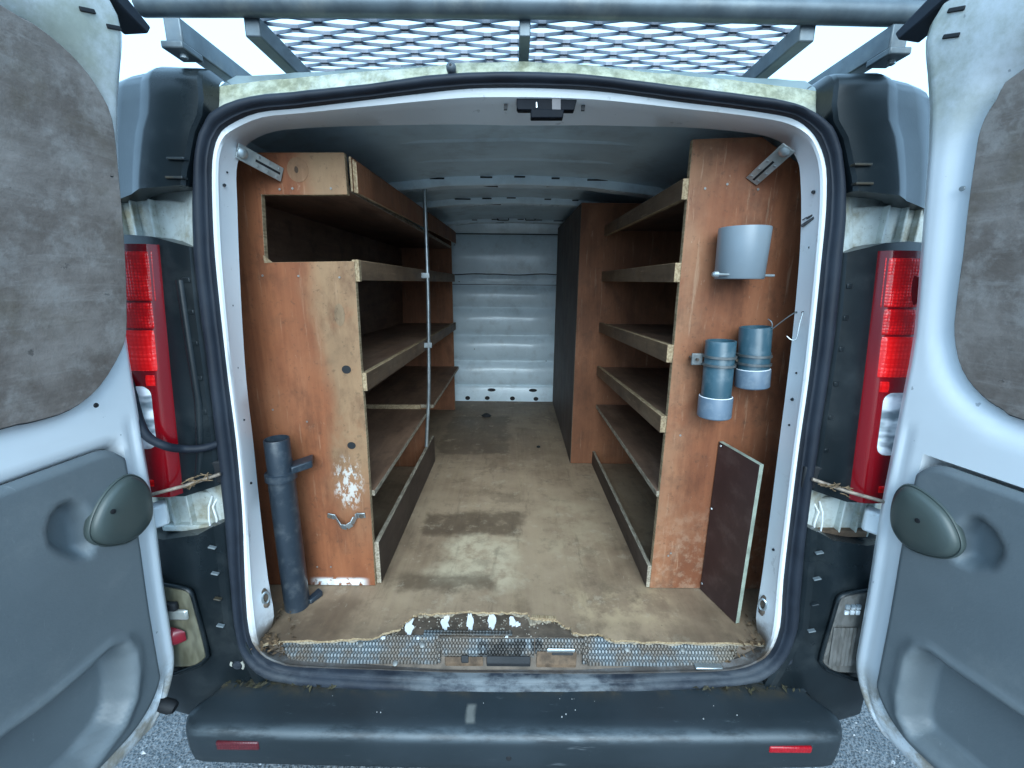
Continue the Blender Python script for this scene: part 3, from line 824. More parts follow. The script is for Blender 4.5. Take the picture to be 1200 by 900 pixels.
# tie-down loops low on the frame
for x, y, sg in ((310.5, 702, 1), (894.5, 710, -1)):
    dep = jamb_at(x, y); c = onR(x, y, dep)
    nrm = Vector((sg * .80, -.6, 0)); tx = Vector((.6, sg * .80, 0)).normalized(); tz = Vector((0, 0, 1))
    b = MB(); b.rings([[c + nrm * h + tx * cos(i * math.pi / 8) * .011 * r + tz * (sin(i * math.pi / 8) * .028 * r) for i in range(16)] for r, h in ((1.15, -.004), (1.1, .0015), (.8, .002))], True, False, True)
    pl_ = b.build("tie_down_plate", STEELD, jamb)
    b = MB(); pts = [c + nrm * .007 + tx * (cos(i * math.pi / 9) * .009) + tz * (.008 + sin(i * math.pi / 9) * .016) for i in range(19)]
    b.tube(pts, .003, 7); b.build("tie_down_ring", GALV, jamb)
    b = MB(); b.lathe(c + nrm * .001 - tz * .016, [(.008, 0), (.007, .007), (.003, .009)], 12, nrm); b.build("bolt", STEELD, jamb)

# ---------------- bumper
def bsec(a):
    yf = .782 + .012 * a * a
    if a > .93: yf += .085 * (1 - math.sqrt(max(0, 1 - ((a - .93) / .07) ** 2)))
    dr = .006 * smooth(.90, 1, a)
    return [(.945, .484), (.932, .474), (.905, .468 - dr), (yf + .050, .4645 - dr), (yf + .016, .462 - dr), (yf + .006, .457 - dr), (yf + .001, .447 - dr), (yf, .428), (yf + .001, .388), (yf + .006, .360), (yf + .02, .345), (yf + .05, .337), (.95, .332)]
st = [-1, -.995, -.985, -.97, -.95, -.92] + [lerp(-.88, .88, i / 18) for i in range(19)] + [.92, .95, .97, .985, .995, 1]
BW = .818
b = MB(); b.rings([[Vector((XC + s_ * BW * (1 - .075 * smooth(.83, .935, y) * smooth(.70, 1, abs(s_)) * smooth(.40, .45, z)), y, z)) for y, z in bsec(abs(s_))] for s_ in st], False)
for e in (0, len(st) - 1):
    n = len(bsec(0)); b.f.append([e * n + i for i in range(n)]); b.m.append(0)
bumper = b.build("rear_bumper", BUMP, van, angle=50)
for x0, x1, y0, y1, m_ in ((252, 302, 866, 880, REFLD), (903, 953, 871, 883.5, REFL)):
    q0, q1 = onY((x0), (y0 + y1) / 2, .785), onY(x1, (y0 + y1) / 2, .785)
    zt, zb_ = onY((x0 + x1) / 2, y0, .785).z, onY((x0 + x1) / 2, y1, .785).z
    yf = .782 + .012 * (abs((q0.x + q1.x) / 2 - XC) / BW) ** 2
    b = MB(); b.box((q0.x, yf - .004, max(zb_, .40)), (q1.x, yf + .01, min(zt, .436))); b.build("reflector", m_, bumper, .003)
for px_ in (600,):
    b = MB(); b.lathe((.0, .783, .40), [(.007, 0), (.006, -.002)], 10, (0, 1, 0)); b.build("bumper_plug", DARK, bumper)
# grit, grommets on the bumper
b = MB()
for k in range(20):
    x = rnd.choice((rnd.gauss(.17, .03), rnd.uniform(-.7, .75), rnd.uniform(-.7, .75))); y = rnd.uniform(.82, .91)
    r = rnd.uniform(.0008, .0022); b.lathe((x, y, .4655), [(r, -.001), (r * .7, .001), (r * .2, .0018)], 5)
o = b.build("grit", plain("grey_grit", (.34, .35, .34), .7), bumper, angle=20); o['kind'] = 'stuff'
b = MB()
for k in range(150):
    sx = rnd.choice((-1, 1, -1)); x = XC + sx * rnd.uniform(.45, .76) ; y = rnd.uniform(.895, .932)
    p = Vector((x, y, .473 + rnd.uniform(0, .006))); a = rnd.uniform(0, 6.3); L = rnd.uniform(.004, .013); w = L * .35
    d = Vector((cos(a), sin(a), rnd.uniform(-.3, .3))); e = Vector((-sin(a), cos(a), rnd.uniform(-.4, .4)))
    b.add([p - d * L, p + e * w, p + d * L, p - e * w + Vector((0, 0, .002))], [(0, 1, 2, 3)])
o = b.build("leaf_litter", plain("wet_leaf", (.05, .042, .020), .8, 0, .7, 60), bumper, angle=10); o['kind'] = 'stuff'

# ---------------- per-side rear corner: covers, lights, hinges
SIDE = {-1: [], 1: []}
for q in so:
    p = onR(q.x, q.y, 0)
    if .56 < p.z < 1.86: SIDE[1 if p.x > 0 else -1].append((p.z, abs(p.x - XC)))
for q in SIDE.values(): q.sort()
def cover(rows, name, mat, parent, s):
    """rows: (z, [(x, dy)...]) with x measured from the centre line, dy from the rear plane"""
    b = MB(); b.grid([[Vector((XC + s * x, RP(z) + dy, z)) for x, dy in pts] for z, pts in rows])
    return b.build(name, mat, parent, angle=35)
for s in (-1, 1):
    def sealx(z): return interp(SIDE[s], z) + .008
    # upper cover
    rows = []
    Z0, Z1 = 1.665, 1.945
    for z in [Z0 - .0005, Z0, Z0 + .012] + [lerp(Z0 + .04, Z1 - .05, i / 6) for i in range(7)] + [Z1 - .035, Z1 - .022, Z1 - .012, Z1 - .005, Z1]:
        k = max(0, (z - (Z1 - .055)) / .055); rr = 1 - math.sqrt(max(0, 1 - k * k))
        xi = lerp(max(sealx(min(z, 1.84)) - .012, .64), .70, rr * .5); dep = .10 * rr
        w = interp([(1.6, .985), (1.75, .975), (1.86, .96), (1.945, .93)], z)
        end = .05 if z < Z0 else 0
        zz = z + .10 * end if z < Z0 else z
        base = [(xi, .02), (xi, -.030), (xi + .006, -.037), (lerp(xi, w, .32), -.043), (lerp(xi, w, .345), -.040), (lerp(xi, w, .43), -.026), (lerp(xi, w, .46), -.020), (lerp(xi, w, .62), -.004), (lerp(xi, w, .80), .022), (lerp(xi, w, .93), .065), (w, .13), (w - .002, .30)]
        # the lower edge drops towards the outside
        pts = []
        for x, dy in base:
            pts.append((x, dy + dep + end))
        drop = .030 * smooth(Z0 + .10, Z0, z)
        b_rows = []
        rows.append((z, pts, drop, xi, w))
    b = MB(); g_ = []
    for z, pts, drop, xi, w in rows:
        g_.append([Vector((XC + s * x, RP(z) + dy, z + drop * smooth(w - .03, xi, x))) for x, dy in pts])
    b.grid(g_[::1])
    uc = b.build("upper_corner_cover", COVER, van, angle=30)
    for zz in (1.745, 1.708):
        b = MB(); x = sealx(zz) - .010; b.box((XC + min(s * (x), s * (x + .036)), RP(zz) - .046, zz - .002), (XC + max(s * x, s * (x + .036)), RP(zz) - .030, zz + .003)); b.build("clip_tab", BUMP, uc, .001)
    # light housing cover
    rows = []
    for z, end in ((1.598, .06), (1.597, 0), (1.58, 0), (1.45, 0), (1.3, 0), (1.15, 0), (1.02, 0), (.985, 0), (.984, .06)):
        xi = sealx(z) - .010
        rows.append((z, [(xi, .03), (xi, -.012 + end), (xi + .008, -.020 + end), (xi + .05, -.024 + end), (.80, -.022 + end), (.86, -.012 + end), (.95, .03 + end), (.985, .16)]))
    g_ = [[Vector((XC + s * x, RP(z) + dy, z + .030 * (1 if z > 1.4 else 0) * smooth(.84, .68, x) * (-1 if z > 1.5 else 0) + (-.0 if z > 1.2 else .035 * smooth(.84, .70, x) * (1 if z < 1.03 else 0)))) for x, dy in pts] for z, pts in rows]
    b = MB(); b.grid(g_); mc = b.build("light_housing", COVER, van, angle=30)
    # ledges and ribs pressed into the housing beside the seal
    for zz in (1.50, 1.43, 1.36, 1.28, 1.20, 1.12):
        b = MB(); x = sealx(zz); b.box((XC + min(s * x, s * (x + .018)), RP(zz) - .0225, zz - .006), (XC + max(s * x, s * (x + .012)), RP(zz) - .016, zz + .006)); b.build("clip_tab", COVER, mc, .002)
    b = MB()
    pth = [(.752, 1.50), (.748, 1.36), (.742, 1.22), (.752, 1.10), (.765, 1.03)]
    b.tube([Vector((XC + s * x, RP(z) - .0165, z)) for x, z in pth], .011, 10)
    if s < 0: b.build("moulded_rib", COVER, mc)
    # tail light
    def lx(z): return interp([(1.0, .802), (1.3, .794), (1.585, .783)], z)
    def lens(z0, z1, a, c, lift, name, mat, parent, n=10, rc=0):
        """a patch of the curved lens between fractions a..c across and heights z0..z1"""
        base = [(0, -.018), (.004, -.036), (.018, -.043), (.05, -.044), (.085, -.040), (.110, -.030), (.130, -.012), (.148, .02), (.160, .08)]
        def at(f, z, l):
            x = f * .160; dy = interp(base, x)
            return Vector((XC + s * (lx(z) + x + l * .3), RP(z) + dy - l, z))
        gx = 14; rr = []
        zs = [z0, z0 + .0015, z0 + .004, z0 + .008] + [lerp(z0 + .012, z1 - .012, i / n) for i in range(n + 1)] + [z1 - .008, z1 - .004, z1 - .0015, z1]
        for z in zs:
            e = min(z - z0, z1 - z); l = lift * (1 if e > .005 else (.75 if e > .001 else -.5))
            row = []
            ac = a + (rc / .160 * (1 - math.sqrt(max(0, 1 - ((rc - e) / rc) ** 2))) if rc and e < rc else 0)
            for i in range(gx + 1):
                f = lerp(ac, c, i / gx); ed = min(i, gx - i)
                row.append(at(f, z, l if ed > 0 else min(l, -.002)))
            rr.append(row)
        b = MB(); b.grid(rr); return b.build(name, mat, parent, angle=50)
    tlp = lens(1.0, 1.575, 0, 1.0, 0, "tail_light", LENSD, van)
    lens(1.455, 1.560, .06, .97, .003, "lens_panel", LENSM, tlp)
    lens(1.395, 1.452, .07, .97, .003, "lens_panel", LENSM, tlp)
    lens(1.300, 1.392, .08, .97, .0035, "lens_panel", LENSB, tlp)
    lens(1.266, 1.292, .14, .26, .0035, "lens_panel", LENSB, tlp)
    lens(1.118, 1.266, .20, .95, .004, "clear_lens", LENSC, tlp, n=16, rc=.022)
    lens(1.026, 1.044, .30, .90, .003, "lens_panel", LENSB, tlp)
    # sculpted reflector dome behind the red lens
    b = MB(); c = Vector((XC + s * .848, RP(1.50) - .038, 1.49)); b.lathe(c, [(.040, .012), (.034, -.0035), (.022, -.0055), (.008, -.006)], 20, (s * .35, 1, 0)); b.build("lens_dome", LENSD, tlp)
    c = Vector((XC + s * .872, RP(1.19) - .034, 1.19)); b = MB(); b.lathe(c, [(.028, .012), (.022, -.003), (.013, -.005), (.005, -.006)], 18, (s * .35, 1, 0)); b.build("indicator_bulb", LENSC, tlp)
    # lower cover
    rows = []
    for z, end in ((.925, .06), (.924, 0), (.91, 0), (.80, 0), (.65, 0), (.52, 0), (.42, 0), (.36, .005), (.335, .02), (.328, .05)):
        xi = sealx(max(z, .56)) - .010 - .075 * smooth(.57, .47, z)
        rows.append((z, [(xi, .03), (xi, -.014 + end), (xi + .008, -.022 + end), (xi + .022, -.024 + end), (xi + .026, -.016 + end), (xi + .07, -.018 + end), (.88, -.012 + end), (.95, .005 + end), (.985, .07 + end), (.99, .2)]))
    g_ = [[Vector((XC + s * x, RP(z) + dy, z - (.055 * smooth(.70, .84, x) if z > .85 else 0))) for x, dy in pts] for z, pts in rows]
    b = MB(); b.grid(g_); lc = b.build("lower_corner_cover", COVER, van, angle=30)
    for zz in (.86, .79, .72, .645):
        b = MB(); x = sealx(zz) + .008; b.bar((XC + s * x, RP(zz) - .028, zz), (XC + s * (x + .016), RP(zz) - .030, zz + .006), .010, .0035); b.build("clip_tab", TRIM if zz != .72 else BUMP, lc, .001)
    # lamp in the lower cover
    zt, zb_ = .745, .515
    poly = [(.812, zt - .02), (.826, zt), (.90, zt + .012), (.93, zt + .012), (.93, zb_ - .006), (.835, zb_ + .006), (.800, zb_ + .03), (.794, zb_ + .06)]
    b = MB(); b.prism([Vector((XC + s * x, RP(z) - .024 + .10 * max(0, x - .86), z)) for x, z in poly], (0, .012, 0)); lamp = b.build("rear_fog_lamp" if s < 0 else "reversing_lamp", LENSF if s < 0 else LENSG, van, .004)
    bz = [Vector((XC + s * x, RP(z) - .023 + .10 * max(0, x - .86), z)) for x, z in poly]
    b = MB(); b.tube(catmull(bz + bz[:1], 4), .0055, 6, False); b.build('lamp_bezel', COVER, lamp, angle=60)
    if s < 0:
        b = MB()
        rr = []
        for t in range(9):
            a = t / 8 * math.pi
            rr.append([Vector((XC + s * (.838 + .070 * sin(j * math.pi / 4) * .0 + .072 * (t / 8)), RP(.62) - .030 - .020 * sin(a) * max(0, cos((j - 4) * math.pi / 8)), .618 + .026 * sin((j - 4) * math.pi / 8) * (.5 + .5 * sin(a)))) for j in range(9)])
        b.grid(rr); b.build("red_bulb", BULB, lamp, angle=60)
        b = MB(); b.box((XC - .905, RP(.68) - .031, .660), (XC - .828, RP(.68) - .020, .690)); b.build("lamp_reflector", plain("lamp_silver", (.5, .5, .46), .25, .6), lamp, .006)
        b = MB(); b.box((XC - .905, RP(.66) - .034, .690), (XC - .850, RP(.66) - .020, .712)); b.build("lamp_recess", DARK, lamp, .004)
    else:
        for i in range(3):
            for j in range(2):
                b = MB(); b.box((XC + .835 + i * .014, RP(.70) - .0265, .690 + j * .016), (XC + .845 + i * .014, RP(.70) - .020, .702 + j * .016)); b.build("lens_prism", LENSC, lamp, .001)
        b = MB(); b.grid([[Vector((XC + .812 + .105 * i / 20, RP(z) - .0265 + .10 * max(0, (.812 + .105 * i / 20) - .86) - .0012 * (i % 2), z)) for i in range(21)] for z in (.545, .60, .655)]); b.build("lens_ribs", LENSG, lamp, angle=20)
    # grommet at the lower corner
    px_, py_ = (280, 777) if s < 0 else (921, 772)
    c = onR(px_, py_, -.010)
    b = MB(); b.lathe(c, [(.013, .01), (.013, -.006), (.010, -.010), (.004, -.011)], 16, (0, 1, 0)); gm = b.build("grommet", SEAL, van)
    if s < 0:
        b = MB()
        for q in (0, math.pi):
            b.rings([[c + Vector((cos(a) * r, -.004 - h, sin(a) * r)) for r, h in ((.013, .001), (.0135, .004), (.019, .004), (.0195, 0))] for a in [q - .75 + i * 1.5 / 8 for i in range(9)]], False)
        b.build("grommet_ring", plain("beige_rubber", (.34, .33, .28), .6), gm)
    # hinges in the two gaps: painted leaf, bolt, fins
    for zc, hh in ((1.632, .045), (.925, .05)):
        yb_ = RP(zc) + .046
        x0 = .716 if zc > 1.2 else .722
        b = MB()
        pl2 = [(x0, zc + hh * .55), (x0 + .022, zc + hh * .9), (.80, zc + hh), (.96, zc + hh), (.96, zc - hh), (x0 + .018, zc - hh), (x0 - .002, zc - hh * .1)]
        b.prism([Vector((XC + s * x, yb_ - .012, z)) for x, z in pl2], (0, .010, 0)); hg = b.build("hinge_leaf", WHITEM, van, .003)
        b = MB(); b.lathe((XC + s * (x0 + .034), yb_ - .012, zc + .002), [(.011, 0), (.011, -.004), (.008, -.009), (.003, -.010)], 8, (0, 1, 0)); b.build("bolt", WHITEM, hg)
        for xf, tw in ((.826, .0025), (.868, .0030), (.90, .0025)):
            b = MB(); b.hexa([(XC + s * xf - tw, yb_ - .030, zc - hh), (XC + s * xf + tw, yb_ - .030, zc - hh), (XC + s * xf + tw, yb_ - .011, zc - hh), (XC + s * xf - tw, yb_ - .011, zc - hh),
                              (XC + s * (xf + .004) - tw, yb_ - .028, zc + hh), (XC + s * (xf + .004) + tw, yb_ - .028, zc + hh), (XC + s * (xf + .004) + tw, yb_ - .011, zc + hh), (XC + s * (xf + .004) - tw, yb_ - .011, zc + hh)])
            b.build("hinge_fin", WHITEM, hg, .002)
        if zc < 1.2:
            b = MB(); b.box((XC + min(s * .752, s * .90), yb_ - .030, zc - .052), (XC + max(s * .752, s * .90), yb_ - .004, zc - .034)); b.build("hinge_shelf", BLOB if s > 0 else WHITEM, hg, .004)
            for dx in (0, .016):
                b = MB(); b.tube([Vector((XC + s * (.752 + dx), yb_ - .02, zc + .045)), Vector((XC + s * (.764 + dx * .6), yb_ - .03, zc + .02)), Vector((XC + s * (.756 + dx * 1.2), yb_ - .034, zc - .01)), Vector((XC + s * (.762 + dx), yb_ - .03, zc - .045))], .0022, 6); b.build("cable", PAINT, hg)
        # hinge arm reaching to the door
        b = MB(); b.prism([Vector((XC + s * x, y, zc + dz)) for x, y, dz in ((.86, .955, .0), (.90, .90, .0), (.875, .87, 0), (.835, .925, 0))], (0, 0, .055)); b.build("hinge_arm", WHITE, hg, .006)
    # door check rod with wisps of straw
    zc = 1.045
    p0, p1 = Vector((XC + s * .70, RP(zc) - .034, zc + .01)), Vector((XC + s * .842, RP(zc) - .075, zc - .025))
    b = MB(); b.tube([p0, p0.lerp(p1, .5) + Vector((0, 0, -.003)), p1], .0042, 8); rod = b.build("door_check_rod", plain("rusty_rod", (.30, .24, .19), .6, .3, .4, 60), van)
    b = MB()
    for k in range(16):
        c = p0.lerp(p1, rnd.uniform(.12, .5)) + Vector((rnd.gauss(0, .004), -.006 + rnd.gauss(0, .003), rnd.gauss(0, .006)))
        a = rnd.gauss(.3 * s, .5); L = rnd.uniform(.006, .018); d = Vector((cos(a), rnd.uniform(-.3, .3), sin(a) * -.8))
        b.tube([c - d * L, c + Vector((0, 0, rnd.uniform(-.003, .003))), c + d * L], .0011, 4)
    o = b.build("straw", STRAW, rod); o['kind'] = 'stuff'
    # dark ledge under the rod
    b = MB(); b.box((XC + min(s * .69, s * .80), RP(zc) - .020, zc - .022), (XC + max(s * .69, s * .80), RP(zc) - .006, zc + .035)); b.build("check_rod_slot", DARK, mc, .004)
# wiring hose on the left
b = MB()
pts = catmull([onR(x, y, d) for x, y, d in ((150, 440, -.04), (158, 475, -.06), (170, 508, -.075), (192, 522, -.075), (215, 526, -.045), (240, 525, -.030), (258, 519, -.01))], 6)
b.tube(pts, .0095, 10); b.build("wiring_hose", SEAL, van)
# washer nozzle knob on the roof edge
b = MB(); c = onR(529, 81, -.004); b.lathe(c, [(.009, .02), (.0105, 0), (.010, -.008), (.006, -.013), (.002, -.014)], 14, (0, 1, -.15)); kn = b.build("washer_nozzle", plain("nozzle_grey", (.07, .085, .10), .4), van)
b = MB(); b.lathe(c + Vector((0, -.013, .002)), [(.003, .002), (.0025, -.002)], 8, (0, 1, 0)); b.build("jet", DARK, kn)

# ---------------- rear doors
def poly_sd(poly, x, y):
    ins = False; best = 1e9; n = len(poly)
    for i in range(n):
        x1, y1 = poly[i]; x2, y2 = poly[(i + 1) % n]
        dx, dy = x2 - x1, y2 - y1
        t = max(0, min(1, ((x - x1) * dx + (y - y1) * dy) / (dx * dx + dy * dy + 1e-12)))
        d = (x - x1 - t * dx) ** 2 + (y - y1 - t * dy) ** 2
        if d < best: best = d
        if (y1 > y) != (y2 > y) and x < dx * (y - y1) / (dy + 1e-12) + x1: ins = not ins
    d = math.sqrt(best)
    return -d if ins else d
DT = {-1: [(.44, .850), (.755, .838), (.98, .822), (1.4, .807), (1.82, .738), (1.97, .690)],
      1: [(.44, .880), (.755, .866), (.98, .850), (1.4, .838), (1.82, .775), (1.97, .722)]}
FL = {-1: rad(6), 1: rad(12)}
YH = .90
for s in (-1, 1):
    fl = FL[s]; dirv = Vector((s * sin(fl), -cos(fl), 0)); nv = Vector((-s * cos(fl), -sin(fl), 0))
    tab = DT[s]
    def sm_(z):
        return .25 * interp(tab, z - .06) + .5 * interp(tab, z) + .25 * interp(tab, z + .06)
    def DP(u, z, off): return Vector((s * sm_(z), YH, z)) + dirv * u + nv * off
    def uv(px, py, off=0.0):
        d = ray(px, py); z = 1.2
        for _ in range(25):
            base = Vector((s * sm_(z), YH, 0)) + nv * off
            t = (base - Vector((0, 0, 0))).dot(nv) / Vector((d.x, d.y, 0)).dot(nv)
            p = O + d * t; z = lerp(z, p.z, .7)
        return ((p - Vector((s * sm_(p.z), YH, p.z))).dot(dirv), p.z)
    if s < 0:
        wp = [(0, 5), (43, 30), (83, 63), (113, 100), (132, 140), (139, 200), (147, 300), (149, 377), (143, 410), (117, 453), (83, 480), (40, 494), (0, 503)]; boff = .016
    else:
        wp = [(1200, 80), (1167, 117), (1149, 150), (1142, 187), (1133, 253), (1128, 300), (1121, 350), (1118, 393), (1127, 433), (1150, 463), (1175, 480), (1200, 492)]; boff = .002
    win = [uv(x, y, boff) for x, y in wp]
    zb0, zt0 = win[-1][1], win[0][1]
    ue = max(win[0][0], win[-1][0])
    win += [(lerp(ue, .60, .5), zb0 - .012), (.56, zb0 - .012), (.60, zb0 + .03), (.615, zb0 + .12), (.60, zt0 - .10), (.565, max(zt0, 1.80)), (.52, max(zt0, 1.80) + .03), (lerp(ue, .52, .4), max(zt0, 1.80) + .03)]
    win = [(min(max(u, .012), .63), z) for u, z in win]
    wins = [(p.x, p.y) for p in catmull([Vector((u, z, 0)) for u, z in win], 3, True)]
    # window in the sheet is where the board sits
    ZB, ZT, UE = .44, 1.985, .68
    def lim(z):
        u0 = 0; rb, rt = .15, .06
        if z < ZB + rb: u0 = rb * .85 * (1 - math.sqrt(max(0, 1 - ((ZB + rb - z) / rb) ** 2)))
        if z > ZT - rt: u0 = max(u0, rt * (1 - math.sqrt(max(0, 1 - ((z - ZT + rt) / rt) ** 2))))
        return u0, UE - u0 * .9
    pock = (uv(*((170, 655) if s < 0 else (1049, 660)), .012)[0], uv(*((100, 536) if s < 0 else (1110, 549)), .012)[1])
    def sheet(u, z):
        sd_ = poly_sd(wins, u, z)
        o_ = -.022 + .022 * smooth(-.004, .052, sd_)
        if s < 0: o_ = -.012 + .012 * smooth(-.004, .03, sd_)
        u0, u1 = lim(z)
        e = min(u - u0, u1 - u, (z - ZB), ZT - z)
        o_ -= .012 * smooth(.014, .0, e)
        if z < 1.20: o_ -= .005 * math.exp(-((u - u0 - .030) / .004) ** 2)
        pass
        if pock is not None:
            o_ -= .062 * smooth(.004, .012, min(u - pock[0], pock[1] - z, UE - .04 - u)) * smooth(ZB + .06, ZB + .09, z)
        return o_
    zs = sorted(set([ZB, ZB + .004, ZB + .012, ZB + .03, ZT, ZT - .004, ZT - .012, ZT - .03] + [lerp(ZB + .05, ZT - .05, i / 84) for i in range(85)]))
    us = [0, .006, .014, .022, .03, .038, .047] + [lerp(.06, .94, i / 46) for i in range(47)] + [.955, .97, .985, 1]
    front, back = [], []
    for z in zs:
        u0, u1 = lim(z); fr, bk = [], []
        for f in us:
            u = lerp(u0, u1, f); fr.append(DP(u, z, sheet(u, z))); bk.append(DP(u, z, -.11))
        front.append(fr); back.append(bk)
    b = MB(); nz, nu = len(zs), len(us)
    b.grid(front); k0 = len(b.v); b.grid(back)
    def idx(i, j): return i * nu + j
    bd = [idx(0, j) for j in range(nu)] + [idx(i, nu - 1) for i in range(1, nz)] + [idx(nz - 1, j) for j in range(nu - 2, -1, -1)] + [idx(i, 0) for i in range(nz - 2, 0, -1)]
    for i in range(len(bd)):
        a, c = bd[i], bd[(i + 1) % len(bd)]
        b.f.append([a, c, c + k0, a + k0]); b.m.append(0)
    door = b.build("rear_door", DOORW, van, angle=55)
    door['label'] = "left rear door with a grimy board over its window" if s < 0 else "right rear door with a recessed grey window board"
    # window board
    b = MB(); b.prism([DP(u, z, boff) for u, z in wins], nv * -.014, 0, 1); wb = b.build("window_board", [BOARD, SEAL], door, .0015)
    # dark bead round the board
    b = MB(); b.tube([DP(u, z, boff - .006) for u, z in wins] + [DP(*wins[0], boff - .006)], .0026, 6, False); b.build("window_bead", SEAL, door)
    for q in (((130, 205), (142, 355), (113, 475)) if s < 0 else ((1150, 215), (1127, 221))):
        u, z = uv(q[0], q[1], boff if s < 0 else 0)
        b = MB(); b.lathe(DP(u, z, (boff if s < 0 else 0) - .001), [(.005, 0), (.004, .002)], 10, nv); b.build("screw_head", DARK if s < 0 else GALV, wb)
    # trim panel with pocket and scoop
    tu0 = uv(*((170, 655) if s < 0 else (1049, 660)), .012)[0]
    tz1 = uv(*((100, 536) if s < 0 else (1110, 549)), .012)[1]
    tz0 = ZB + .055
    tu1 = UE - .03
    pk = [(0, 863), (60, 820), (100, 785), (130, 757), (145, 752), (156, 765), (158, 790), (155, 820), (143, 850), (110, 900)] if s < 0 else [(1200, 838), (1150, 805), (1113, 780), (1090, 762), (1076, 758), (1064, 772), (1055, 815), (1056, 840), (1068, 864), (1107, 900)]
    pkt = [uv(x, y, .012) for x, y in pk]
    zlo = min(p[1] for p in pkt)
    pkt[-1] = (pkt[-1][0], max(pkt[-1][1], tz0 + .03))
    pkt += [(.58, max(zlo, tz0 + .03)), (.60, lerp(zlo, pkt[0][1], .5)), (.57, pkt[0][1])]
    pkt = [(u, max(z, tz0 + .025)) for u, z in pkt]
    scp = [(84, 586), (97, 590), (108, 610), (112, 635), (104, 654), (88, 656), (72, 650), (58, 640), (55, 622), (60, 605), (70, 592)] if s < 0 else [(1133, 604), (1148, 606), (1165, 622), (1176, 642), (1176, 655), (1165, 668), (1142, 668), (1122, 660), (1116, 645), (1118, 620)]
    scp = [uv(x, y, .012) for x, y in scp]
    def trim_off(u, z):
        o_ = .014
        d_ = poly_sd(pkt, u, z)
        o_ += .006 * math.exp(-((d_ - .006) / .009) ** 2)
        if d_ < 0:
            o_ -= .055 * smooth(0, -.026, d_)
        if z > .85:
            d_ = poly_sd(scp, u, z)
            if d_ < .004: o_ -= .032 * smooth(.004, -.020, d_)
        return o_
    cols = []
    nzc = 80
    ulist = [0, .002, .005, .009, .014, .02, .028, .038] + [lerp(.085, 1, i / 80) * (tu1 - tu0) for i in range(81)]
    for du in ulist:
        u = tu0 + min(du, tu1 - tu0)
        r1, r0 = .055, .11
        zt_ = tz1 - (r1 * (1 - math.sqrt(max(0, 1 - ((r1 - du) / r1) ** 2))) if du < r1 else 0)
        zb_ = tz0 + (r0 * (1 - math.sqrt(max(0, 1 - ((r0 - du) / r0) ** 2))) if du < r0 else 0)
        col = []
        for i in range(nzc + 1):
            z = lerp(zb_, zt_, i / nzc)
            e = min(i, nzc - i) / nzc * (zt_ - zb_)
            e = min(e, du, tu1 - tu0 - du)
            o_ = trim_off(u, z)
            o_ = lerp(-.002, o_, math.sqrt(smooth(-.0001, .010, e)))
            col.append(DP(u, z, o_))
        cols.append(col)
    b = MB(); b.grid(cols); tp = b.build("trim_panel", TRIM, door, angle=60)
    # domed cap over the door strap
    cp = [(179, 610), (180, 585), (174, 565), (160, 556), (147, 558), (130, 572), (114, 596), (106, 622), (112, 637), (133, 641), (160, 633)] if s < 0 else [(1041, 603), (1045, 580), (1056, 568), (1070, 570), (1090, 583), (1110, 603), (1123, 627), (1125, 645), (1112, 655), (1086, 653), (1060, 642), (1045, 623)]
    cp = [uv(x, y, .022) for x, y in cp]
    cp = [(p.x, p.y) for p in catmull([Vector((u, z, 0)) for u, z in cp], 4, True)]
    cu, cz = sum(p[0] for p in cp) / len(cp), sum(p[1] for p in cp) / len(cp)
    b = MB(); b.rings([[DP(cu + (u - cu) * k, cz + (z - cz) * k, o_) for u, z in cp] for k, o_ in ((.97, .004), (1.0, .010), (1.0, .0155), (.975, .018), (.955, .0165), (.945, .0165), (.93, .020), (.89, .0265), (.78, .0315), (.5, .0350), (.2, .036))], True, True, True)
    cap = b.build("strap_cap", STRAPC, door, angle=60)
    u, z = uv(*((140, 600) if s < 0 else (1069, 611)), .05)
    b = MB(); b.lathe(DP(u, z, .0352), [(.005, 0), (.005, .002), (.003, .0025)], 10, nv); b.build("screw_head", DARK, cap)
    # dark weather strip along the top edge, with a pointed end at the hinge
    b = MB()
    tp_ = [(.004, ZT - .022), (-.034, ZT - .034), (-.040, ZT - .020), (.02, ZT + .012), (.30, ZT + .016), (UE - .03, ZT + .012), (UE - .03, ZT - .002), (.05, ZT - .004)]
    b.prism([DP(u, z, .004) for u, z in tp_], nv * -.05); b.build("weather_strip", SEAL, door, .003)
    # dark grime streak beside the window top: a rubber bump stop and latch slot
    for q in ((102, 12), (133, 32)) if s < 0 else ((1121, 11), (1115, 42)):
        u, z = uv(q[0], q[1], 0)
        b = MB(); b.bar(DP(u - .012, z + .004, .0005), DP(u + .012, z - .004, .0005), .004, .007, (0, 0, 1)); b.build("slot", DARK, door, .0015)
    if s < 0:
        b = MB(); c = DP(.06, ZB + .045, -.02); b.lathe(c, [(.013, -.01), (.016, .01), (.016, .04), (.012, .05)], 12, (1, 0, -.35)); b.build("door_buffer", DARK, door)

# wheels
for sx in (-1, 1):
    for yy in (1.75, 4.85):
        b = MB(); b.lathe((XC + sx * .80, yy, .325), [(.20, -.09), (.30, -.10), (.322, -.075), (.325, 0), (.322, .075), (.30, .10), (.20, .09)], 32, (1, 0, 0)); wh = b.build("wheel", SEAL, van)
        b = MB(); b.lathe((XC + sx * .80, yy, .325), [(.205, -.06), (.19, -.085), (.06, -.07), (.06, .07), (.19, .085), (.205, .06)], 24, (1, 0, 0)); b.build("rim", GALV, wh)

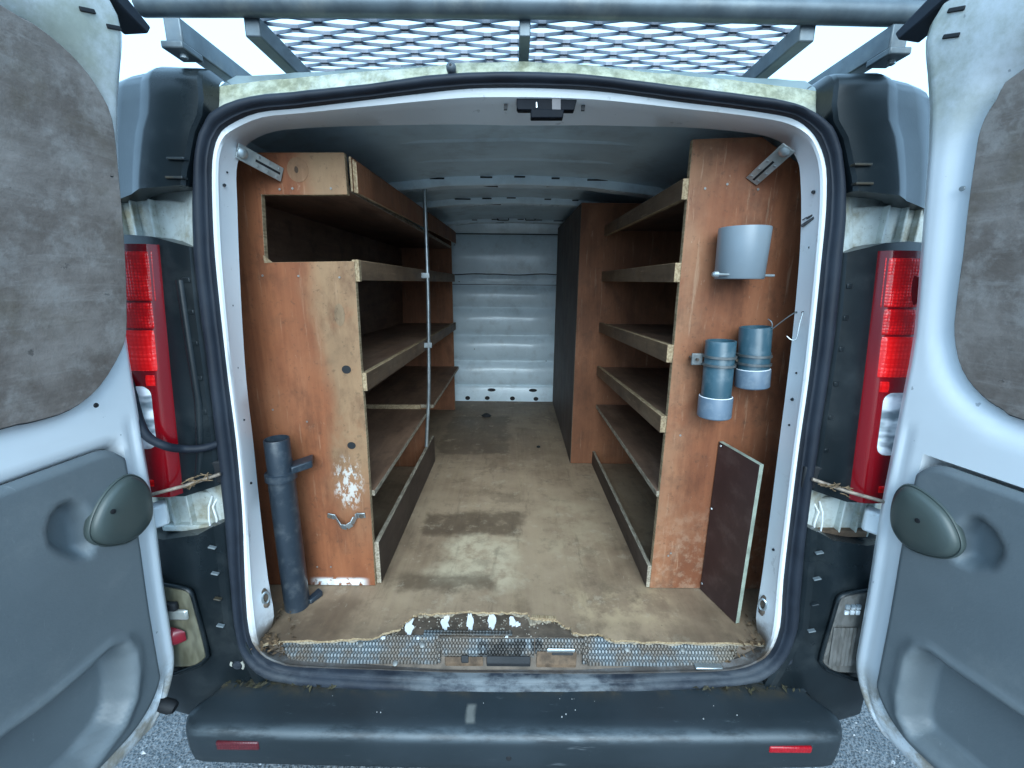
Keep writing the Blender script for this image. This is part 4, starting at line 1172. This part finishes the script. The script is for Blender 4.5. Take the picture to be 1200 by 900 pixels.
# ------------------------------------------------------------------ ROOF RACK
rack = thing("roof_rack", "grey tubular roof rack with expanded mesh deck above the open doors", "roof rack", (.04, 2.0, 1.96))
RX = .042
b = MB(); b.tube([(RX - .79, 1.0, 2.035), (RX - .4, 1.0, 2.0375), (RX, 1.0, 2.038), (RX + .4, 1.0, 2.034), (RX + .79, 1.0, 2.029)], .0215, 18); b.build("rear_roller", RACK, rack)
for sx in (-1, 1):
    xo, xi = RX + sx * .722, RX + sx * .565 - .012
    b = MB(); b.box((xo - .017, .985, 1.962), (xo + .017, 3.3, 2.006)); ob = b.build("side_beam", RACK, rack, .003)
    b = MB(); b.box((xo - .022, .975, 1.948), (xo + .022, 1.035, 1.962));  b.build("roller_bracket", RACK, ob, .003)
    b = MB(); b.lathe((xo + .005, 1.0, 1.947), [(.007, .004), (.007, -.006), (.003, -.008)], 6, (0, 0, 1)); b.build("bolt", GALV, ob)
    b = MB(); b.box((xi - .016, 1.01, 1.985), (xi + .016, 3.3, 2.022)); b.build("deck_beam", RACK, rack, .003)
    b = MB(); b.box((RX + sx * .78 - .012, .99, 2.05), (RX + sx * .78 + .012, 1.01, 2.14)); b.build("upright", RACK, rack, .003)
    for yy in (1.5, 2.9):
        b = MB(); b.box((RX + sx * .72 - .02, yy - .03, 1.86), (RX + sx * .72 + .02, yy + .03, 1.962)); b.build("rack_foot", RACK, rack, .003)
b = MB(); b.box((RX - .022 - .0115, 1.01, 1.990), (RX - .022 + .0115, 3.3, 2.024)); b.build("deck_beam", RACK, rack, .002)
for yy in (1.62, 2.3, 3.0):
    b = MB(); b.box((RX - .715, yy - .015, 2.008), (RX + .715, yy + .015, 2.02)); b.build("cross_bar", RACK, rack, .002)
# expanded metal: every strand zig-zags and is welded to its neighbour at the bonds
b = MB()
LW, SW, ZM = .118, .0245, 2.031
x0, x1 = RX - .575, RX + .553
nr = int((2.2 - 1.01) / SW)
half = int((x1 - x0) / (LW / 2))
for r in range(nr):
    y = 1.01 + r * SW
    ph = r % 2
    pts = []
    for i in range(half + 1):
        x = x0 + i * LW / 2
        up = (i + ph) % 2
        pts.append((x, y + (SW * .44 if up else -SW * .44), ZM + (.003 if up else -.003)))
    sec = []
    for i, (x, yy, z) in enumerate(pts):
        up = (i + ph) % 2
        for dx in (-.0075, .0075):
            sec.append((x + dx, yy, z, up))
    rr = []
    for x, yy, z, up in sec:
        x = min(max(x, x0), x1)
        rr.append([(x, yy - .0022, z - .0046), (x, yy + .0026, z - .0030), (x, yy + .0034, z + .0046), (x, yy - .0014, z + .0030)])
    b.rings(rr, True)
o = b.build("expanded_mesh", plain("mesh_steel", (.15, .165, .20), .5, .2, .3, 14), rack, angle=25); o['kind'] = 'stuff'

# ------------------------------------------------------------------ LEFT SHELVING
YP, TH = 1.17, .018
lu = thing("shelving_unit", "plywood shelving unit with cut-out top end panel and steel post, on the left wall", "shelving", (-.62, 2.1, .56), "plywood shelving along the van walls")
def pf_(x, y): return onY(x, y, YP)
cut = [(403, 178.5), (404, 190), (407, 228), (370, 228.5), (306, 228), (308, 265), (310, 300), (311, 308), (316, 307.5), (415, 306), (421, 400), (430, 520)]
poly = [Vector((-.735, YP, 1.812))] + [pf_(*q) for q in cut] + [Vector((-.428, YP, .562)), Vector((-.815, YP, .562)), Vector((-.82, YP, 1.3)), Vector((-.80, YP, 1.66))]
b = MB(); b.prism(poly, (0, TH, 0), 0, 1); lp = b.build("end_panel", [PLYL, EDGE], lu, .0015)
b = MB(); b.prism([pf_(x, y) + Vector((0, -.0015, 0)) for x, y in ((308.5, 299), (320, 307.6), (310, 308.2))], (0, .001, 0)); b.build("wood_chip", EDGE, lp)
# round stain on the top corner: knot, and bored holes
def disc(px, py, rx, ry, name, mat, parent, lift=.0012, Y=YP):
    c = onY(px, py, Y); k = c.y / FPX
    b = MB(); b.prism([Vector((c.x + rx * k * cos(i * math.pi / 10), Y - lift, c.z + ry * k * sin(i * math.pi / 10))) for i in range(20)], (0, .001, 0)); return b.build(name, mat, parent)
KN = mk_ply("plywood_knot", (.20, .10, .05), (.29, .155, .08), 'z', dirt=.6)
disc(349, 199, 11.5, 12.5, "knot", KN, lp)
disc(347.5, 199, 2, 3.4, "knot", plain("knot_core", (.06, .035, .02), .8), lp, .0018)
disc(406, 433, 5.5, 5, "hole", DARK, lp)
disc(412, 522, 5.2, 4.6, "hole", DARK, lp)
for x, y in ((308, 323), (350, 323.5), (398, 325), (360, 494), (328, 222), (343, 221), (388, 221), (320, 480), (416, 557), (372, 664), (388, 664)):
    disc(x, y, 1.2, 1.2, "screw_head", SCREW, lp, .002)
disc(398, 369, 6, 13, "stain", mk_ply("plywood_stain", (.20, .125, .068), (.27, .17, .095), 'z', dirt=.2), lp, .0008)
# shelves run from the end panel to the far panel
def shelf(x0, x1, y0, y1, z0, z1, th, parent, mat=PLYS, name="shelf"):
    b = MB(); b.hexa([(x0, y0, z0 - th), (x1, y0, z0 - th), (x1, y1, z1 - th), (x0, y1, z1 - th), (x0, y0, z0), (x1, y0, z0), (x1, y1, z1), (x0, y1, z1)], 0, 2)
    return b.build(name, [mat, EDGED], parent, .001)
def lip(x0, x1, y0, y1, z0, z1, h, parent, mat=PLYP, name="shelf_lip", h1=None, edge=None):
    h1 = h if h1 is None else h1
    b = MB(); b.hexa([(x0, y0, z0 - h), (x1, y0, z0 - h), (x1, y1, z1 - h1), (x0, y1, z1 - h1), (x0, y0, z0), (x1, y0, z0), (x1, y1, z1), (x0, y1, z1)], 0, 0)
    return b.build(name, [mat, edge or EDGE], parent, .0015)
YA, YF = YP + TH + .001, 3.10
XL, XW = -.428, -.80
shelf(XW, XL - .001, YA, YF, 1.745, 1.745, .016, lu)
for k in range(3):
    lip(-.415 + k * .0065, -.409 + k * .0065, YP + .001 + (.004 * (k % 2)), YF, 1.806 - .006 * k, 1.85 - .006 * k, .082 - .004 * k, lu, PLYI, "fascia", .075)
shelf(XW, XL - .001, YA, YF, 1.549, 1.552, .016, lu)
lip(XL + .001, XL + .018, YP + .022, YF, 1.556, 1.558, .052, lu)
b = MB(); b.box((XL + .000, YP + .004, 1.500), (XL + .0185, YP + .021, 1.557)); b.build("lip_end", [EDGE], lu, .002)
shelf(XW, XL - .001, YA, YF, 1.243, 1.214, .016, lu)
lip(XL + .001, XL + .018, YP + .004, YF, 1.250, 1.221, .052, lu)
shelf(XW, XL + .012, YA, 2.052, .882, .882, .018, lu)
shelf(XW, -.395, 2.065, YF, .902, .897, .018, lu)
b = MB(); b.box((XW, 2.054, .866), (XL - .03, 2.0645, .902)); b.build("shelf_batten", EDGE, lu, .001)
b = MB(); b.box((XW, 2.07, .562), (XL - .006, 2.088, .880), 1); b.build("divider", [PLYI, EDGE], lu, .001)
b = MB(); b.box((XW, YF + .001, .562), (-.430, YF + .019, 1.85), 1); b.build("far_panel", [PLYI, EDGE], lu, .001)
b = MB(); b.hexa([(-.818, YA, .562), (-.812, YA, .562), (-.812, YF, .562), (-.818, YF, .562), (-.782, YA, 1.742), (-.776, YA, 1.742), (-.776, YF, 1.742), (-.782, YF, 1.742)]); b.build("back_panel", PLYS, lu)
lip(XL + .001, XL + .016, YP + .012, 2.15, .708, .706, .146, lu, PLYD, "kick_board", edge=EDGED)
# steel post clipped to the shelves
b = MB()
px_, py_ = -.447, 2.20
px_, py_ = -.385, 1.985
b.tube(catmull([(px_ - .036, py_, .709), (px_ - .031, py_, .78), (px_ - .014, py_, 1.0), (px_ - .002, py_, 1.4), (px_ , py_, 1.70), (px_ , py_, 1.80), (px_ , py_, 1.86), (px_ + .006, py_ + .004, 1.93)], 4), .0085, 10)
post = b.build("post", GALV, lu)
for z in (1.53, 1.215):
    b = MB(); b.box((px_ - .026, py_ - .0125, z - .012), (px_ + .010, py_ - .0085, z + .012)); b.build("post_clip", GALV, post, .001)
# zinc straps that tie a panel to the door frame
def strap(pts_px, parent, s):
    (xa, ya), (xb_, yb) = pts_px
    p0 = onR(xa, ya, .050); p1 = onY(xb_, yb, YP - .003)
    w = .034
    d = (p1 - p0).normalized(); side = d.cross(Vector((0, -1, .15))).normalized()
    nrm = side.cross(d).normalized()
    if nrm.y > 0: nrm = -nrm
    b = MB()
    L = (p1 - p0).length
    def q(u, v, h): return p0 + d * u * L + side * v * w * .5 + nrm * h
    outl = [(0, -1), (1, -1), (1, 1), (0, 1)]
    b.prism([q(u, v, 0) for u, v in outl], nrm * .003)
    st_ = b.build("tie_strap", STRAPM, parent, .001)
    b = MB(); b.prism([q(u, v, .0032) for u, v in ((.38, -.16), (.94, -.16), (.94, .16), (.38, .16))], nrm * .0006); b.build("slot", DARK, st_)
    for u in (.45, .68, .9):
        for v in (-.62, .62):
            b = MB(); b.lathe(q(u, v, .003), [(.0035, 0), (.0028, .0012)], 8, nrm); b.build("rivet", GALV, st_)
    b = MB(); b.lathe(q(.1, 0, .003), [(.012, 0), (.012, .004), (.008, .007), (.003, .008)], 12, nrm); b.build("bolt", GALV, st_)
strap(((277, 176), (330, 205)), lu, -1)
# empty saddle clip low on the end panel
b = MB()
pts = [(384, 604, .0), (393, 606, .0), (396, 611, .012), (400, 617, .022), (406, 618, .024), (412, 614, .020), (416, 606, .010), (419, 604, 0), (428, 604, 0)]
for (x, y, o1), (x2, y2, o2) in zip(pts, pts[1:]):
    p, q = onY(x, y, YP - .003 - o1), onY(x2, y2, YP - .003 - o2)
    b.bar(p, q, .003, .020, (0, -.3, 1))
cl_ = b.build("saddle_clip", GALV, lp, .001)
for x, y in ((387, 604), (424, 604)): disc(x, y, 3, 3, "screw_head", STEELD, cl_, .006)

# ------------------------------------------------------------------ RIGHT SHELVING
ru = thing("shelving_unit", "plywood shelving unit with full height end panel and tall cupboard, on the right wall", "shelving", (.64, 2.1, .56), "plywood shelving along the van walls")
XR, XV = .445, .848
poly = [pf_(812, 163), pf_(850, 161.5), pf_(893, 160)] + [Vector((XC + .70, YP, 1.80)), Vector((XC + .755, YP, 1.72)), Vector((.82, YP, 1.4)), Vector((.835, YP, .562)), Vector((XR - .003, YP, .562)), pf_(783, 480)]
b = MB(); b.prism(poly, (0, TH, 0), 0, 1); rp = b.build("end_panel", [PLYR, EDGE], ru, .0015)
for x, y in ((826, 221), (852, 216), (797, 510), (783, 651), (786, 648), (888, 222), (845, 560)): disc(x, y, 1.3, 1.3, "screw_head", SCREW, rp, .002)
YQ = 2.13
for z0, z1 in ((1.762, 1.766), (1.556, 1.558), (1.338, 1.314), (1.132, 1.095)):
    shelf(XR + .004, XV, YA, YQ - .001, z0 - .006, z1 - .006, .016, ru)
    lip(XR - .016, XR + .001, YP + .002, YQ - .002, z0, z1, .050, ru, PLYP, "shelf_lip", .046)
shelf(XR - .008, XV, YP + .003, YQ - .001, .896, .892, .018, ru)
lip(XR - .014, XR - .001, YP + .002, YQ - .002, .640, .634, .077, ru, PLYD, "kick_board", edge=EDGED)
b = MB(); b.box((.318, YQ, .562), (XV, YQ + .018, 1.868), 1); b.build("cupboard_front", [PLYI, EDGE], ru, .0015)
b = MB(); b.hexa([(.316, YQ + .004, .562), (.332, YQ + .004, .562), (.345, 3.34, .562), (.330, 3.34, .562), (.316, YQ + .004, 1.868), (.332, YQ + .004, 1.868), (.345, 3.34, 1.90), (.330, 3.34, 1.90)]); b.build("cupboard_side", mk_ply("plywood_side", (.075, .050, .040), (.135, .092, .072), "z", dirt=.4, scuff=.3), ru, .001)
b = MB(); b.box((XV + .001, YA, .562), (XV + .006, YQ, 1.75)); b.build("back_panel", PLYI, ru)
strap(((925, 172), (881, 212)), ru, 1)

# ------------------------------------------------------------------ things held on the panels
# tall floor pipe
pc = Vector((-.634, 1.085, .5605))
tp = thing("pipe", "tall dark grey plastic pipe standing on the floor at the left end panel", "pipe", pc)
b = MB(); Rr = .0345
b.rings([[pc + Vector((cos(i * math.pi / 16) * r, sin(i * math.pi / 16) * r, h)) for i in range(32)] for r, h in ((Rr, 0), (Rr, .42), (Rr * 1.0, .43), (Rr * .93, .432), (Rr * .93, .524), (Rr * .90, .526), (Rr * .84, .526), (Rr * .84, .30), (0.001, .30))], True, True, False)
b.build("tube", PIPEK, tp)
b = MB(); b.lathe(pc + Vector((0, 0, .415)), [(Rr, -.006), (Rr * 1.17, -.005), (Rr * 1.17, .014), (Rr, .016)], 28, cap0=False, cap1=False); b.build("collar", PIPEK, tp)
b = MB(); b.hexa([pc + Vector(q) for q in ((.010, .028, .425), (.036, -.012, .425), (.075, .030, .428), (.055, .080, .428), (.010, .028, .447), (.036, -.012, .447), (.075, .030, .450), (.055, .080, .450))]); b.build("clip", PIPEK, tp, .004)
b = MB(); b.hexa([pc + Vector(q) for q in ((.022, .010, .0), (.040, .002, .0), (.060, .040, .0), (.040, .055, .0), (.022, .010, .014), (.040, .002, .014), (.060, .040, .018), (.040, .055, .018))]); b.build("foot", PIPEK, tp, .003)

# grey holder cup with a bolt through its base
c0 = onY(865.5, 327, 1.108); ct = onY(872, 267, 1.108)
H = ct.z - c0.z
cup = thing("holder_cup", "short light grey plastic cup bolted high on the right end panel", "holder", c0)
b = MB()
R1, R2 = .0570, .0595
tilt = Vector((ct.x - c0.x + .002, 0, H))
def cring(r, h, dz=0): return [c0 + tilt * h + Vector((cos(i * math.pi / 20) * r, sin(i * math.pi / 20) * r, dz)) for i in range(40)]
b.rings([cring(R1 * .97, 0), cring(R1, .02), cring(R2, .98), cring(R2 - .001, 1.0), cring(R2 - .004, 1.0), cring(R2 - .005, .1)], True, True, True)
b.build("cup", CUPM, cup, angle=50)
p0, p1 = onY(838.5, 321.5, 1.07), onY(907, 323, 1.085)
b = MB(); b.tube([p0 + Vector((.0, 0, 0)), p1], .0032, 8); b.build("threaded_rod", GALV, cup)
b = MB(); b.lathe(p0, [(.007, -.006), (.0075, .004), (.004, .008)], 8, (-1, 0, 0)); b.build("bolt_head", GALV, cup)

def wallpipe(top, bot, r, coll, rc, lab, open_top=True):
    p1, p0 = onY(*top, 1.112), onY(*bot, 1.112)
    t = thing("pipe", lab, "pipe", p0, "blue grey pipes clamped to the right end panel")
    ax = p1 - p0; L = ax.length; ax = ax.normalized()
    x = Vector((1, 0, 0)); x = (x - ax * x.dot(ax)).normalized(); y = ax.cross(x)
    def rg(rr, h): return [p0 + ax * h + (x * cos(i * math.pi / 14) + y * sin(i * math.pi / 14)) * rr for i in range(28)]
    b = MB(); b.rings([rg(r, coll * .6), rg(r, L - .001), rg(r - .001, L), rg(r - .0045, L), rg(r - .005, .04)], True, True, True); b.build("tube", PIPEB, t, angle=50)
    b = MB(); b.rings([rg(rc - .003, 0), rg(rc, .003), rg(rc, coll - .002), rg(rc - .0015, coll), rg(r + .0005, coll), rg(r, coll - .005)], True, True, False); cb = b.build("end_socket", PIPEC, t, angle=40)
    b = MB(); b.lathe(p0 + ax * (coll + .0002), [(r + .001, -.001), (rc - .001, -.0005), (rc - .003, .001)], 28, ax, False, False); b.build("glue_rim", PAINT, cb)
    return t, p0, ax, L
ta, pa, axa, La = wallpipe((845, 399), (836.5, 488), .0372, .058, .043, "longer blue grey pipe with end socket clamped nearer the aisle")
tb, pb, axb, Lb = wallpipe((885.5, 383), (881, 453), .0385, .050, .0425, "shorter blue grey pipe clamped beside the longer one, nearer the door frame")
def clampring(t, c, ax, r, ear):
    b = MB()
    x = Vector((1, 0, 0)); y = ax.cross(x).normalized()
    for dz in (-.011, .011):
        b.rings([[c + ax * (dz + h) + (x * cos(i * math.pi / 14) + y * sin(i * math.pi / 14)) * rr for i in range(28)] for rr, h in ((r, -.003), (r + .004, -.003), (r + .004, .003), (r, .003))], True, loop=True)
    cm = b.build("pipe_clamp", CLAMP, t, angle=30)
    for sgn, dx in ear:
        b = MB(); b.box((c.x + min(sgn * r, sgn * (r + dx)), c.y + .012, c.z - .016), (c.x + max(sgn * r, sgn * (r + dx)), c.y + .018, c.z + .016)); b.build("clamp_ear", CLAMP, cm, .002)
        b = MB(); b.tube([(c.x + sgn * (r + dx * .55), c.y + .005, c.z), (c.x + sgn * (r + dx * .55), c.y + .055, c.z)], .004, 6); b.build("clamp_bolt", STEELD, cm)
clampring(ta, pa + axa * .155, axa, .0376, ((-1, .030), (1, .022)))
clampring(tb, pb + axb * .075, axb, .0389, ((-1, .018), (1, .016)))

# dark board fixed on edge to the right end panel
q0, q1 = onZ(820, 690, .562), onZ(862, 731, .562)
za, zb2 = onY(840, 517, q0.y).z, onY(889, 545, q1.y).z
q0.y = min(q0.y, YP - .004)
d = (q1 - q0); d.z = 0; dn = d.normalized(); nn = Vector((dn.y, -dn.x, 0)) * -1
if nn.x < 0: nn = -nn
bd = thing("plywood_board", "dark brown film faced board standing on edge against the right end panel", "board", q0)
b = MB(); th = .0135
fr = [q0, q1, Vector((q1.x, q1.y, zb2)), Vector((q0.x, q0.y, za))]
b.prism(fr, nn * th, 0, 1); o = b.build("panel", [FILM, FEDGE], bd, .001)
for u, v in ((.06, .975), (.0, .57), (.02, .05)):
    p = q0.lerp(q1, max(u, .03)) + Vector((0, 0, lerp(0, za - .56, v)))
    b = MB(); b.lathe(p - nn * .0005, [(.004, 0), (.003, .0015)], 8, -nn); b.build("screw_head", GALV, bd)

# loose steel wire hooked through the frame holes
b = MB()
w0 = [(903, 387, 1.085), (905, 382, 1.08), (904, 377, 1.08), (900, 374, 1.09)]
pts = [onY(x, y, Y) for x, y, Y in w0[::-1]] + [onY(912, 380, 1.06), onR(924, 371, .045), onR(933, 365.5, .030)]
b.tube(catmull(pts, 4), .0013, 6)
b.tube(catmull([onR(941, 366, .018), onR(937, 380, .012), onR(933.5, 396, .010), onR(928, 398.5, .014), onR(922, 394, .020)], 4), .0013, 6)
o = b.build("wire", GALV); tag(o, "thin steel wire hooked through holes in the right side frame", "wire")
# dark lump of dirt on the floor by the bulkhead
c = onZ(570, 488, .561)
b = MB(); r = random.Random(4)
rr = []
for k, (q, h) in enumerate(((.028, 0), (.030, .008), (.022, .018), (.008, .024))):
    rr.append([c + Vector((cos(i * math.pi / 6) * q * r.uniform(.7, 1.3), sin(i * math.pi / 6) * q * r.uniform(.7, 1.2), h)) for i in range(12)])
b.rings(rr, True, True, True); o = b.build("dirt_lump", DARK, None, angle=30); tag(o, "small dark lump lying on the far floor before the bulkhead", "debris")
c = onZ(631, 524, .561)
b = MB(); b.lathe(c, [(.012, 0), (.010, .006), (.004, .009)], 8); o = b.build("pebble", DARK, None, angle=30); tag(o, "tiny dark pebble on the floor beside the right shelving", "debris")
